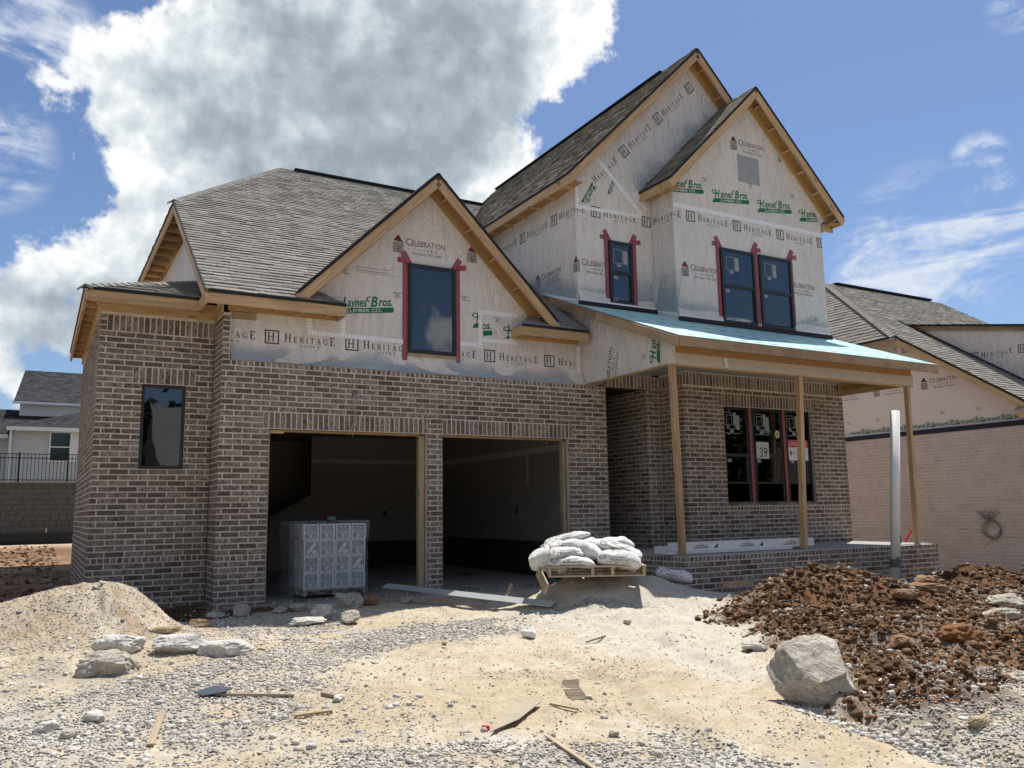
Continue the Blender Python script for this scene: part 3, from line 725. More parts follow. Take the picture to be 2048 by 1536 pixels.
# left upper side wall of the main roof
MS = left(-.58)
wms = wrapwall(MS, [(-9.8, 4.0), (-.3, 4.0), (-.05, 4.30), (-3.45, 6.72), (-9.8, 6.72)])
# main-body back walls so light cannot leak in
b = MB(); b.box((-2.14, 5.5, -.5), (-.6, 5.56, 4.1)); b.box((-.56, 9.8, -.5), (5.6, 9.9, 6.6)); b.build('rear_wall', DRYW, H)

# ---- logos on the wrap
uH = [-1.285, -.08, 1.156, 2.372, 3.588, 4.789]
for u in uH: stamp(GW, heritage(), u, 3.712, clips=[[(-.565, 3.5), (2.10, 3.5), (2.10, 4.1), (-.565, 4.1)], [(3.07, 3.5), (5.56, 3.5), (5.56, 4.1), (3.07, 4.1)]], parent=wg)
stamp(GW, celebration(), 1.925, 5.40, parent=wg); stamp(GW, celebration(), 3.278, 5.41, clips=[[(3.2, 5.3), (3.79, 5.3), (3.4, 5.82), (3.2, 5.82)]], parent=wg)
stamp(GW, haynes(), .98, 4.27, clips=[[(1.12, 4.1), (2.09, 4.1), (2.09, 4.8), (1.12, 4.8)]], parent=wg)
stamp(GW, haynes(), 3.40, 4.28, clips=[[(3.09, 4.1), (3.50, 4.1), (3.50, 4.8), (3.09, 4.8)]], parent=wg)
stamp(GW, haynes(), 2.78, 4.06, clips=[[(3.57, 4.1), (4.10, 4.1), (4.10, 4.5), (3.57, 4.5)]], parent=wg, name='logo')
stamp(GW, haynes(), 4.00, 4.10, clips=[[(3.57, 4.15), (4.14, 4.15), (4.14, 4.5), (3.57, 4.5)]], parent=wg)
for u, v_ in ((1.93, 4.72), (3.14, 4.80), (3.78, 4.49), (1.05, 5.0)): stamp(GW, spec_lines(2), u, v_, parent=wg, name='fine_print')
stamp(GW, rect(0, 0, .14, .004, 3)+rect(.16, -.06, .9, -.055, 3)+rect(.16, .02, .72, .03, 3)+rect(.16, -.03, .72, -.02, 3), 1.15, 5.05, parent=wg, name='fine_print')
# the upper band runs unrolled round the corners: s = distance along the wall line
PIECES = [(SDW, wsd, 5.541-6.5, 5.541, lambda s_: s_-5.541-.101), (SMW, ws_, 5.541, 7.342, lambda s_: s_), (RTW, wrt, 7.342, 7.342+.639, lambda s_: s_-7.342-.101), (GBW, wgb, 7.342+.639, 7.342+.639+4.116, lambda s_: s_-.639)]
def band(polyf, s0, z, wmax, zl=4.7, zh=7.2):
    for fr, par, a, b_, mp in PIECES:
        if s0 < b_ and s0+wmax > a: stamp(fr, polyf, mp(s0), z, clips=[[(mp(a)+.002, zl), (mp(b_)-.002, zl), (mp(b_)-.002, zh), (mp(a)+.002, zh)]], parent=par)
HP, CP, YP = heritage(), celebration(), haynes()
for k in range(-4, 5): band(HP, 7.100+1.208*k, 6.657, 1.08)
for k in range(-2, 5):
    if k != 1: band(CP, 5.412+1.352*k, 5.535, .96)
tri = [(7.345, 6.9), (11.45, 6.9), (11.4, 7.30), (9.43, 9.3), (7.345, 7.2)]
for u in (7.17, 8.391, 9.612, 10.832): stamp(GBW, YP, u, 7.16, clips=[[(7.345, 6.9), (11.45, 6.9), (11.36, 7.35), (9.43, 9.3), (7.345, 7.43)]], parent=wgb)
stamp(GBW, CP, 8.933, 8.37, parent=wgb); stamp(GBW, CP, 10.285, 8.37, clips=[[(10.2, 8.3), (10.45, 8.3), (10.2, 8.7)]], parent=wgb)
stamp(GBW, rect(0, 0, .60, .58, 3), 9.10, 7.73, parent=wgb, name='vent_patch', mats=[plain('grey wrap patch', (.33, .335, .35), .6)]*5, d=.003)
for u, v_ in ((8.12, 7.62), (9.35, 7.72), (10.55, 7.70), (7.55, 4.98), (11.0, 5.10)): stamp(GBW, spec_lines(3), u, v_, parent=wgb, name='fine_print')
# diagonal sheet in the big gable
dcl = [[(5.545, 7.0), (7.0, 7.0), (9.2, 9.15), (8.45, 10.25), (5.545, 7.42)]]
for k in range(-1, 4): stamp(SMW, HP, 5.84+.882*k, 7.09+.882*k, math.radians(45), clips=[[(6.02, 6.9), (7.4, 6.9), (9.3, 9.3), (8.42, 10.1), (5.9, 7.55)]], parent=ws_)
stamp(SMW, YP, 5.93, 7.34, math.radians(232), .55, clips=[[(5.56, 6.9), (6.3, 6.9), (6.3, 7.4), (5.56, 7.4)]], parent=ws_)
stamp(SMW, YP, 6.42, 7.50, math.radians(240), .35, parent=ws_)
# side panel of the porch
PPN = left(5.60)
wpp = wrapwall(PPN, [(-.10, 3.43), (2.36, 3.43), (2.36, 3.80), (-.10, 4.85)])
pcl = [[(-.08, 3.44), (2.34, 3.44), (2.34, 3.8), (-.08, 4.8)]]
stamp(PPN, CP, .78, 2.86, math.radians(78), 1.15, clips=pcl, parent=wpp)
stamp(PPN, YP, 2.06, 3.50, math.radians(78), 1.0, clips=pcl, parent=wpp); stamp(PPN, spec_lines(3), 1.62, 3.58, math.radians(75), .9, clips=pcl, parent=wpp, name='fine_print')

# ---- tapes
for a, c in (((.576, 4.25), (.597, 3.94)), ((1.108, 4.24), (1.113, 3.95)), ((.575, 3.935), (2.11, 3.93)), ((3.07, 3.99), (3.50, 3.985)), ((3.515, 3.94), (3.525, 4.60)), ((3.48, 4.565), (4.24, 4.565)), ((3.5, 4.075), (4.25, 4.085)), ((4.13, 4.05), (4.14, 4.28))): tape(GW, a, c, .072, wg)
tape(GW, (5.50, 3.45), (5.52, 4.12), .07, wg)
tape(SMW, (6.047, 7.86), (7.10, 6.88), .075, ws_); tape(SMW, (5.575, 6.76), (5.575, 7.18), .07, ws_); tape(SMW, (5.55, 6.80), (7.08, 6.84), .07, ws_, d=.006); tape(SMW, (6.98, 7.32), (7.22, 6.98), .07, ws_)
tape(SMW, (5.55, 5.005), (7.33, 5.005), .045, ws_, d=.04); tape(SDW, (-3.0, 5.93), (-.11, 4.995), .055, wsd, d=.008); tape(RTW, (-.1, 4.99), (.53, 4.79), .055, wrt)
tape(GBW, (7.345, 6.935), (11.455, 6.945), .08, wgb, dens=2); tape(GBW, (7.345, 4.765), (8.42, 4.755), .06, wgb, d=.04); tape(GBW, (10.47, 4.76), (11.455, 4.76), .06, wgb, d=.04)
tape(SMW, (7.35, 7.32), (9.16, 9.12), .06, ws_, d=.012)
RED_T = [(GW, 2.143, 3.435, 5.33, .082, wg, 0), (GW, 3.095, 3.46, 5.33, .080, wg, 0), (SMW, 6.21, 5.0, 6.34, .085, ws_, 1), (SMW, 6.87, 5.0, 6.34, .085, ws_, 1), (GBW, 8.42, 4.74, 6.35, .085, wgb, 0), (GBW, 9.435, 4.78, 6.37, .10, wgb, 0), (GBW, 10.455, 4.76, 6.36, .075, wgb, 0)]
for fr, u, v0, v1, w_, par, foot in RED_T:
    tape(fr, (u, v0), (u, v1), w_, par, True, d=.007)
    sg = -1 if u in (2.143, 6.21, 8.42) else 1
    tape(fr, (u-sg*.10, v1-.14), (u+sg*.04, v1+.10), .095, par, True, d=.011)
    tape(fr, (u-.07+sg*.06, v1-.05), (u+.09+sg*.07, v1-.03), .085, par, True, d=.009)
    if foot: tape(fr, (u-.08, v0+.03), (u+.06, v0-.01), .07, par, True, d=.009)
for u in (8.47, 9.435): stamp(GBW, rect(-.06, 0, .06, .09, 4), u-.02, 4.70, parent=wgb, d=.013, name='seam_tape')

# ---- bluish film where the sheet hangs loose over flashings
def filmstripf(t, p):
    o = [n_ for n_ in t.n if n_.type == 'OUTPUT_MATERIAL'][0]; P = pos(t)
    f = t.new('ShaderNodeAttribute', attribute_name='fade').outputs['Fac']; tr = t.new('ShaderNodeBsdfTransparent')
    n = t.noise(t.mapping(P, (1, 1, 1.6)), 3.5, 5, .6, 1.5); rip = t.m('ABSOLUTE', t.m('SUBTRACT', t.noise(t.mapping(P, (2, 2, 1)), 6, 5, .6, 2.5), .5))
    t.put(p.inputs['Base Color'], t.mix(n, (.36, .44, .50), (.50, .57, .62))); p.inputs['Roughness'].default_value = .3; bump(t, p, rip, 1.0, .03)
    mx = t.new('ShaderNodeMixShader'); t.put(mx.inputs[0], t.m('MULTIPLY', t.mr(t.m('ADD', f, t.m('MULTIPLY', t.m('SUBTRACT', n, .5), .45)), .05, 1.0, 0, 1), .85))
    t.l.new(tr.outputs[0], mx.inputs[1]); t.l.new(p.outputs[0], mx.inputs[2]); t.l.new(mx.outputs[0], o.inputs[0])
FSTRIP = mat('loose bluish film', filmstripf)
def filmstrip(fr, a, b_, hgt, parent, d0=.004, d1=.004, cl=None):
    a, b_ = Vector(a), Vector(b_); x = (b_-a).normalized(); y = Vector((-x[1], x[0])); L = (b_-a).length; n = int(L/.1)+1; V = []; Fd = []; F_ = []
    for i in range(n+1):
        hh = hgt*(1+.25*math.sin(i*.37)+.15*math.sin(i*.9+1))
        for j in range(6):
            t_ = j/5; q = a+x*(L*i/n)+y*(hh*t_); V.append(tuple(fr.p(q[0], q[1], d0*t_+d1*(1-t_)**2+.0025))); Fd.append(1-t_)
    for i in range(n):
        for j in range(5): k = i*6+j; F_.append((k, k+6, k+7, k+1))
    me = bpy.data.meshes.new('plastic_sheet'); me.from_pydata(V, [], F_); me.materials.append(FSTRIP)
    at = me.attributes.new('fade', 'FLOAT', 'POINT'); at.data.foreach_set('value', Fd); me.polygons.foreach_set('use_smooth', [True]*len(F_)); return link('plastic_sheet', me, parent)
filmstrip(GW, (-.56, zt+.004), (5.5, zt+.004), .26, wg, .004, .115)
filmstrip(GBW, (7.35, 4.79), (11.44, 4.79), .30, wgb); filmstrip(SMW, (6.9, 5.04), (7.33, 5.04), .6, ws_); filmstrip(RTW, (-.09, 5.0), (.53, 4.82), .75, wrt); filmstrip(SDW, (-3.0, 5.97), (-.17, 5.03), .42, wsd)
filmstrip(SMW, (7.20, 7.20), (9.2, 9.16), .50, ws_, .006, .006); filmstrip(SMW, (5.56, 5.03), (6.2, 5.03), .25, ws_)
# ---- windows
def window(fr, u0, u1, v0, v1, par, hung=True, glass=GLASS, proud=.02, fw=.055, sticker=True, dark=True, kind='window', gap=None, seed=0):
    fr = Fr(fr.o+fr.n*(.024 if proud > 0 else 0), fr.u, fr.n, fr.v)
    wd = MB(); D0, D1 = -.03, proud
    for a, b_, c, d_ in ((u0, u0+fw, v0, v1), (u1-fw, u1, v0, v1), (u0+fw, u1-fw, v1-fw, v1), (u0+fw, u1-fw, v0, v0+fw)):
        wd.hexa([fr.p(a, c, D0), fr.p(b_, c, D0), fr.p(b_, c, D1), fr.p(a, c, D1), fr.p(a, d_, D0), fr.p(b_, d_, D0), fr.p(b_, d_, D1), fr.p(a, d_, D1)])
    wo_ = wd.build(kind, FRAME, H)
    a, b_, c, d_ = u0+fw, u1-fw, v0+fw, v1-fw
    def bx(nm, A, B, C_, D_, e0, e1, m_):
        q = MB(); q.hexa([fr.p(A, C_, e0), fr.p(B, C_, e0), fr.p(B, C_, e1), fr.p(A, C_, e1), fr.p(A, D_, e0), fr.p(B, D_, e0), fr.p(B, D_, e1), fr.p(A, D_, e1)]); return q.build(nm, m_, wo_)
    if dark: bx('dark_backing', a, b_, c, d_, -.028, -.026 if dark is True else -.027, DARKROOM)  # dark sheet added behind the glass; its colour stands in for the unlit interior
    if hung:
        mid = (c+d_)/2; bx('meeting_rail', a, b_, mid-.03, mid+.03, -.005, .018 if proud > 0 else -.0, FRAME)
        bx('pane', a, b_, mid+.03, d_, -.004, 0.0, glass)
        lo_ = c if gap is None else c+gap
        bx('pane', a+.03, b_-.045, lo_+.035, mid-.03, -.014, -.010, glass)
        q = MB()
        for A, B, C_, D_ in ((a, a+.03, lo_, mid-.03), (b_-.045, b_, lo_, mid-.03), (a+.03, b_-.045, lo_, lo_+.035)):
            q.hexa([fr.p(A, C_, -.02), fr.p(B, C_, -.02), fr.p(B, C_, -.006), fr.p(A, C_, -.006), fr.p(A, D_, -.02), fr.p(B, D_, -.02), fr.p(B, D_, -.006), fr.p(A, D_, -.006)])
        q.build('sash', FRAME, wo_)
        if sticker:
            W_ = b_-a; t0 = d_-.09
            stamp(fr, seg(0, 0, .2, 0, .012, 4)+seg(0, .26, .2, .26, .012, 4)+seg(0, 0, 0, .26, .012, 4)+seg(.2, 0, .2, .26, .012, 4)+arc(.1, .13, .06, .07, 0, 350, .008, 3), a+W_*.12, t0-.28, parent=wo_, d=.001, name='sticker', mats=[PRB, PRM, PRG, PRX, STK])
            stamp(fr, rect(0, 0, .10, .27, 4), a+W_*.12+.225, t0-.29, parent=wo_, d=.001, name='sticker', mats=[PRB, PRM, PRG, PRX, STK]); stamp(fr, rect(0, 0, .10, .05, 4), a+W_*.12+.07, t0-.35, parent=wo_, d=.001, name='sticker', mats=[PRB, PRM, PRG, PRX, STK])
            stamp(fr, rect(0, 0, .10, .06, 4), a+.05, mid-.13, parent=wo_, d=-.008, name='sticker', mats=[PRB, PRM, PRG, PRX, STK])
    else: bx('pane', a, b_, c, d_, -.004, 0.0, glass)
    return wo_
wA = window(GW, 2.192, 3.048, 3.755, 5.245, wg, hung=False, fw=.06)
b = MB(); b.hexa([GW.p(2.19, 3.70, 0), GW.p(3.06, 3.70, 0), GW.p(3.06, 3.70, .03), GW.p(2.19, 3.70, .03), GW.p(2.19, 3.75, 0), GW.p(3.06, 3.75, 0), GW.p(3.06, 3.75, .03), GW.p(2.19, 3.75, .03)]); b.build('window_sill', WOODG, H)
WI = front(.74)
window(WI, -1.661, -1.062, 23*CO, 38*CO, wg, hung=False, fw=.045, glass=GLASS)
window(SMW, 6.256, 6.805, 5.02, 6.243, ws_); wB = window(GBW, 8.470, 9.375, 4.74, 6.24, wgb); wC = window(GBW, 9.505, 10.415, 4.74, 6.24, wgb)
stamp(GBW, rect(0, 0, .19, .30, 4), 9.10, 5.83, parent=wB, d=.004, name='sticker', mats=[plain('yellowish notice', (.42, .44, .27), .7)]*5)
RI = front(-.60)
rz0, rz1 = 15.5*CO, 38*CO
w1 = window(RI, 8.245, 8.905, rz0, rz1, None, glass=GLASSL, proud=0, fw=.05, dark=False, gap=.33); w2 = window(RI, 9.005, 9.805, rz0, rz1, None, glass=GLASSL, proud=0, fw=.05, dark=False, gap=.33); w3 = window(RI, 9.905, 10.60, rz0, rz1, None, glass=GLASSL, proud=0, fw=.05, dark=False, gap=.33)
for u in (8.955, 9.855):
    board('mullion', (u, -.585, rz0), (u, -.585, rz1), .05, .10, (0, 1, 0), FRAME, H)
    tape(front(-.612), (u, rz0), (u, rz1), .075, H, True, d=.0)
# room behind the triple window
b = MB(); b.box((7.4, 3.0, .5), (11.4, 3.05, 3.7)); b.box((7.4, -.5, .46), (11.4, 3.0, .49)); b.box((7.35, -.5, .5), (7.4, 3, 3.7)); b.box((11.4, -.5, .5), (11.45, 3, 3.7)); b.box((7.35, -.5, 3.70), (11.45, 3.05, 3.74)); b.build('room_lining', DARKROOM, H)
for x in (8.5, 9.75, 9.83, 10.9): board('stud', (x, 1.2, .49), (x, 1.2, 3.7), .09, .04, (0, 1, 0), WOOD, H)
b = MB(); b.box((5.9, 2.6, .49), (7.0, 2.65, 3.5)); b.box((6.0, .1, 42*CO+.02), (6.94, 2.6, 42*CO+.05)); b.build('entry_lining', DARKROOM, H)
# flashing under the upper windows
b = MB(); b.box((5.545, .030, 4.915), (7.338, .0985, 4.985)); b.box((7.36, -.62, 4.65), (11.475, -.5405, 4.735)); b.build('roof_flashing', UNDER_BLACK, H)

# ---- roofs
SH = Shingles(); SHB = Shingles(); dk = MB()
sl = .667; nrm = lambda v_: Vector(v_).normalized()
MR = roof_frame((-.99, -.27, 4.345), (1, 0, 0), (0, 1, sl))
def rp(fr, pts, sh, seed, **k):
    q = xy2uv(fr, pts); sh.plane(fr, q, seed=seed, **k); deck(dk, fr, q)
rp(MR, [(-.99, -.27), (1.04, -.27), (.66, .13), (-.99, .13)], SH, 1)
rp(MR, [(-.99, .13), (5.5, .13), (5.5, 3.69), (-.99, 3.69)], SH, 2)
rp(MR, [(4.13, -.27), (5.53, -.27), (5.53, .13), (4.5, .13)], SH, 3)
rp(MR, [(-.99, 3.69), (8.2, 3.69), (8.2, 7.9), (1.95, 7.9)], SH, 4)
ML = roof_frame((-.99, 3.69, 6.985), (0, 1, 0), (2.94, 0, 2.81))
rp(ML, [(-.99, 3.69), (1.95, 7.9), (-.99, 12.1)], SH, 5)
MBk = roof_frame((8.2, 7.9, 9.79), (1, 0, 0), (0, -1, sl)); deck(dk, MBk, xy2uv(MBk, [(1.95, 7.9), (8.2, 7.9), (8.2, 12.1), (-.99, 12.1)]))
WRF = roof_frame((-2.48, .28, 4.34), (1, 0, 0), (0, 1, .40)); rp(WRF, [(-2.48, .28), (-.6, .28), (-.6, 2.16)], SH, 6)
WRL = roof_frame((-2.48, .28, 4.34), (0, 1, 0), (1, 0, .40)); rp(WRL, [(-2.48, .28), (-.6, 2.16), (-.6, 5.55), (-2.48, 5.55)], SH, 7)
# dormer over the garage
dx, dz, dy0 = 2.585, 6.745, -.255
for sg, sd in ((-1, 8), (1, 9)):
    F_ = roof_frame((dx+sg*2.27, dy0, dz-2.27), (0, 1, 0), (-sg, 0, 1)); za = dz-2.27; yb = (za-4.345)/sl-.27
    rp(F_, [(dx+sg*2.27, dy0), (dx+sg*2.27, yb+.05), (dx, 3.42), (dx, dy0)], SH, sd)
# big gable
gx, gz, gy = 8.5, 10.64, -.2
for sg, sd in ((-1, 10), (1, 11)):
    F_ = roof_frame((gx+sg*3.32, gy, gz-3.37), (0, 1, 0), (-sg*3.32, 0, 3.37))
    if sg < 0: rp(F_, [(gx-3.32, gy), (gx-3.32, 8.6), (gx, 8.6), (gx, gy)], SHB, sd)
    else: deck(dk, F_, xy2uv(F_, [(gx+3.32, gy), (gx+3.32, 8.6), (gx, 8.6), (gx, gy)]), off=0)
# front gable
fx, fz, fy = 9.43, 9.71, -.852
F_ = roof_frame((fx-2.38, fy, fz-2.38), (0, 1, 0), (1, 0, 1)); rp(F_, [(fx-2.38, fy), (fx-2.38, .098), (fx, .098), (fx, fy)], SHB, 12)
F_ = roof_frame((fx+2.38, fy, fz-2.38), (0, 1, 0), (-1, 0, 1)); rp(F_, [(fx+2.38, fy), (fx+2.38, -.21), (fx, -.21), (fx, fy)], SHB, 13)
dk.build('roof_deck', OSB, H)
SH.build(H, SHING, 300); SHB.build(H, SHINGB, 300)
# ridge caps and dark ridge vents
def capline(a, b_, m_=SHING, step=.14, r_=.13, lift=.025, nm='ridge_cap'):
    a, b_ = Vector(a), Vector(b_); d = (b_-a); L = d.length; x = d/L; side = x.cross(Vector((0, 0, 1))).normalized(); mb = MB(); n = int(L/step)
    for i in range(n):
        p = a+x*(i*step); q = a+x*((i+1)*step); u = Vector((0, 0, lift)); dr = Vector((0, 0, -r_*.45))
        t1, t2 = u+Vector((0, 0, .012)), u
        mb.poly([p+t1, q+t2, q+side*r_+dr+t2, p+side*r_+dr+t1], rnd.random()); mb.poly([p+t1, p-side*r_+dr+t1, q-side*r_+dr+t2, q+t2], rnd.random())
        mb.poly([p+t1, p+side*r_+dr+t1, p+side*r_+dr, p], .1); mb.poly([p+t1, p, p-side*r_+dr, p-side*r_+dr+t1], .1)
    o = mb.build(nm, m_, H); tag(o, kind='stuff'); return o
capline((-.99, 3.69, 6.985), (1.95, 7.9, 9.79)); capline((-2.48, .28, 4.34), (-.6, 2.16, 5.09))
def bar(mb, a, b_, w_, h_):
    a, b_ = Vector(a), Vector(b_); x = (b_-a).normalized(); s_ = x.cross(Vector((0, 0, 1))).normalized()*w_/2; u = Vector((0, 0, h_))
    mb.hexa([a-s_, b_-s_, b_+s_, a+s_, a-s_+u, b_-s_+u, b_+s_+u, a+s_+u])
b = MB(); bar(b, (2.3, 7.9, 9.78), (8.2, 7.9, 9.78), .26, .05); b.build('ridge_vent', UNDER_BLACK, H); b = MB(); bar(b, (8.5, .9, 10.63), (8.5, 8.5, 10.63), .20, .03); b.build('ridge_vent', UNDER_BLACK, H)

# rakes, fascias, soffits
def rake(xc, zpk, y_out, half, slope, yw, overlap_to=None, n_look=5, osb=True, sides=(-1, 1), mm=WOOD, back=None, zdrop=.055):
    for sg in sides:
        tip = Vector((xc+sg*half, 0, zpk-half*slope)); pk = Vector((xc, 0, zpk)); al = (pk-tip).normalized(); nn = Vector((-al.z*sg*-1, 0, 0))
        up = Vector((sg*slope, 0, 1)).normalized()
        o_ = -up*(zdrop+.08); y = y_out+.02
        board('rake_board', (tip.x+o_.x*.0, y, tip.z-.145), (pk.x, y, pk.z-.145), .155, .036, up, mm, H)
        board('drip_edge', (tip.x+sg*.012, y_out-.004, tip.z-.022), (pk.x, y_out-.004, pk.z-.022), .045, .012, up, UNDER_BLACK, H)
        e = MB()
        # boxed inner rail against the wall and lookouts between
        board('rake_rail', (tip.x, yw-.022, tip.z-.16), (pk.x, yw-.022, pk.z-.16), .16, .036, up, OSBW, H)
        L = (pk-tip).length
        for i in range(n_look):
            c_ = tip+al*(L*(i+.5)/n_look); c_.z -= .115
            board('lookout', (c_.x, y_out+.04, c_.z), (c_.x, yw-.04, c_.z), .09, .036, up, mm, H)
OSBW = mat('rough sawn orange pine', woodf((.44, .27, .12), (.55, .35, .17)))
rake(dx, dz, dy0, 2.27, 1.0, .11, n_look=5)
rake(gx, gz, gy, 3.32, 3.37/3.32, .101, n_look=7)
rake(fx, fz, fy, 2.38, 1.0, -.538, n_look=6)
def eave(p0, p1, inward, ztop, n_raft, dep=.34, h=.155, name='fascia_board', mm=WOOD, wallz=None, dropboard=True):
    """fascia along p0-p1 (plan), rafter tails running inward, strand-board soffit above, ledger at the wall"""
    p0, p1, iw = Vector((*p0, 0)), Vector((*p1, 0)), Vector((*inward, 0))
    z = ztop-.035-h/2
    board(name, p0+iw*.02+Vector((0, 0, z)), p1+iw*.02+Vector((0, 0, z)), h, .036, (0, 0, 1), mm, H)
    board('drip_edge', p0-iw*.006+Vector((0, 0, ztop-.018)), p1-iw*.006+Vector((0, 0, ztop-.018)), .045, .012, (0, 0, 1), UNDER_BLACK, H)
    for i in range(n_raft):
        q = p0.lerp(p1, (i+.5)/n_raft)
        board('rafter_tail', q+iw*.04+Vector((0, 0, z+.0)), q+iw*dep+Vector((0, 0, z+.0)), .09, .036, (0, 0, 1), mm, H)
eave((-.96, -.27), (1.04, -.27), (0, 1), 4.345, 5, .36)
board('ledger_board', (-.62, .09, 4.20), (.98, .09, 4.20), .09, .03, (0, 0, 1), OSBW, H); board('ledger_board', (4.18, .09, 4.20), (5.52, .09, 4.20), .09, .03, (0, 0, 1), OSBW, H)
eave((4.13, -.27), (5.49, -.27), (0, 1), 4.345, 4, .36)
board('eave_end_board', (4.13, -.25, 4.232), (4.13, .10, 4.232), .155, .036, (0, 0, 1), WOOD, H); board('eave_end_board', (5.49, -.25, 4.232), (5.60, -.12, 4.232), .155, .036, (0, 0, 1), WOOD, H)
board('eave_end_board', (1.02, -.22, 4.20), (1.02, .10, 4.20), .10, .036, (0, 0, 1), WOOD, H)
board('fascia_board', (-.975, -.25, 4.232), (-.975, .30, 4.232), .155, .036, (0, 0, 1), WOOD, H)
eave((-2.48, .28), (-.96, .28), (0, 1), 4.34, 4, .36)
eave((-2.48, 5.5), (-2.48, .26), (1, 0), 4.34, 12, .22)
board('frieze_board', (-2.25, .645, 4.18), (-.70, .645, 4.18), .16, .028, (0, 0, 1), WOOD, H); board('frieze_board', (-2.262, .64, 4.18), (-2.262, 5.55, 4.18), .16, .028, (0, 0, 1), WOOD, H)
board('frieze_board', (-.71, .0, 4.18), (-.71, .62, 4.18), .16, .028, (0, 0, 1), WOOD, H)
b = MB(); b.box((-2.44, .32, 4.252), (-.6, .70, 4.26)); b.box((-2.44, .70, 4.252), (-2.2, 5.5, 4.26)); b.box((-.95, -.22, 4.262), (1.02, .11, 4.27)); b.box((4.15, -.22, 4.262), (5.5, .11, 4.27)); b.build('soffit_board', OSB, H)
# high eave and raked edge of the main roof's left side
eave((-.99, 10.5), (-.99, 3.62), (1, 0), 6.985, 12, .40)
def slopeboard(nm, x, y0, z0, y1, z1, w_, t_, m_=WOOD, dz_=0): board(nm, (x, y0, z0+dz_), (x, y1, z1+dz_), w_, t_, (0, -.5, 1), m_, H)
slopeboard('rake_board', -.975, -.25, 4.345, 3.69, 6.985, .15, .036, dz_=-.135); slopeboard('drip_edge', -.998, -.27, 4.345, 3.69, 6.985, .045, .012, UNDER_BLACK, -.018)
for i in range(7):
    y = .2+i*.5; z = 4.345+sl*(y+.27)-.11; board('lookout', (-.95, y, z), (-.58, y, z), .09, .036, (0, 0, 1), WOOD, H)
# big roof left eave
eave((5.18, 8.0), (5.18, -.18), (1, 0), 7.27, 14, .38)
b = MB(); b.box((5.22, -.17, 7.165), (5.54, 8.0, 7.172)); b.build('soffit_board', OSB, H)
# front gable's left eave return
eave((7.05, .095), (7.05, -.83), (1, 0), 7.335, 3, .30)
b = MB(); b.box((7.09, -.80, 7.20), (7.33, .09, 7.207)); b.box((11.5, -.80, 7.16), (11.77, .5, 7.167)); b.build('soffit_board', OSB, H)
board('fascia_board', (11.80, -.83, 7.22), (11.80, 1.0, 7.22), .155, .036, (0, 0, 1), WOOD, H)
board('eave_end_board', (11.46, -.56, 7.10), (11.79, -.56, 7.10), .12, .036, (0, 0, 1), WOOD, H)

# ---- porch roof
PRF = roof_frame((5.44, -2.72, 3.80), (1, 0, 0), (0, 1, .40))
q = xy2uv(PRF, [(5.44, -2.72), (11.74, -2.72), (11.74, .10), (5.44, 1.3)])
b = MB(); deck(b, PRF, q, .02, -.012); b.build('roof_deck', OSB, H)
b = MB(); deck(b, PRF, q, .006, .0); po = b.build('roof_underlayment', CYAN, H)
for k in range(4):
    for i in range(18):
        u = .3+i*.36+(k % 2)*.2; v_ = .15+k*.62
        o = []
        for j in range(3): o += seg(0, j*.03, rnd.uniform(.12, .25), j*.03+rnd.uniform(-.02, .02), .016, 3)
        stamp(PRF, o, u, v_, parent=po, d=.003, name='fine_print', clips=[q])
board('fascia_board', (5.45, -2.705, 3.712), (11.73, -2.705, 3.712), .15, .04, (0, 0, 1), WOODO, H)
c0, c1_ = PRF.o.z, .42
def pz(y): return 3.80+.40*(y+2.72)
board('rake_board', (5.425, -2.70, pz(-2.70)-.11), (5.425, -.6, pz(-.6)-.11), .15, .04, (0, -.42, 1), WOODO, H); board('rake_board', (5.425, -.58, pz(-.58)-.11), (5.425, .95, pz(.95)-.11), .15, .04, (0, -.42, 1), WOODO, H)
board('rake_board', (11.74, -2.70, pz(-2.70)-.11), (11.74, 0, pz(0)-.11), .15, .04, (0, -.42, 1), WOODO, H)
for i in range(11): board('rafter_tail', (5.7+i*.58, -2.68, pz(-2.68)-.13), (5.7+i*.58, -2.2, pz(-2.2)-.13), .10, .036, (0, -.42, 1), WOOD, H)
b = MB(); b.box((5.602, -2.33, 3.435), (11.53, -2.20, 3.615)); b.build('porch_beam', plain('cream wrapped beam', (.56, .50, .42), .6, .08, 5), H)
PB = front(-2.33); tape(PB, (5.635, 3.45), (5.635, 3.61), .06, H); tape(PB, (6.76, 3.45), (6.72, 3.61), .06, H)
b = MB(); b.box((5.605, -2.325, 3.617), (11.50, -2.31, 3.925)); b.build('sheathing_strip', OSB, H)
board('beam_plate', (5.6, -2.265, 3.425), (11.53, -2.265, 3.425), .13, .02, (0, 1, 0), WOOD, H)
board('beam_plate', (5.62, -2.2, 3.425), (5.62, .0, 3.425), .09, .02, (1, 0, 0), WOOD, H)
b = MB(); b.box((5.64, -2.19, 3.69), (11.40, .0, 3.70)); b.build('porch_ceiling', CEIL, H)
board('porch_beam', (11.46, -2.2, 3.49), (11.46, -.66, 3.49), .11, .05, (0, 0, 1), WOOD, H); board('porch_beam', (11.46, -2.2, 3.70), (11.46, -.66, 3.70), .09, .05, (0, 0, 1), WOOD, H)
b = MB(); b.box((11.48, -2.2, 3.52), (11.50, -.66, 3.98)); b.build('gable_sheathing', OSB, H)
for y in (-.72, -1.45, -2.15): board('beam_stud', (11.455, y, 3.5), (11.455, y, 3.72), .05, .06, (0, 1, 0), WOOD, H)
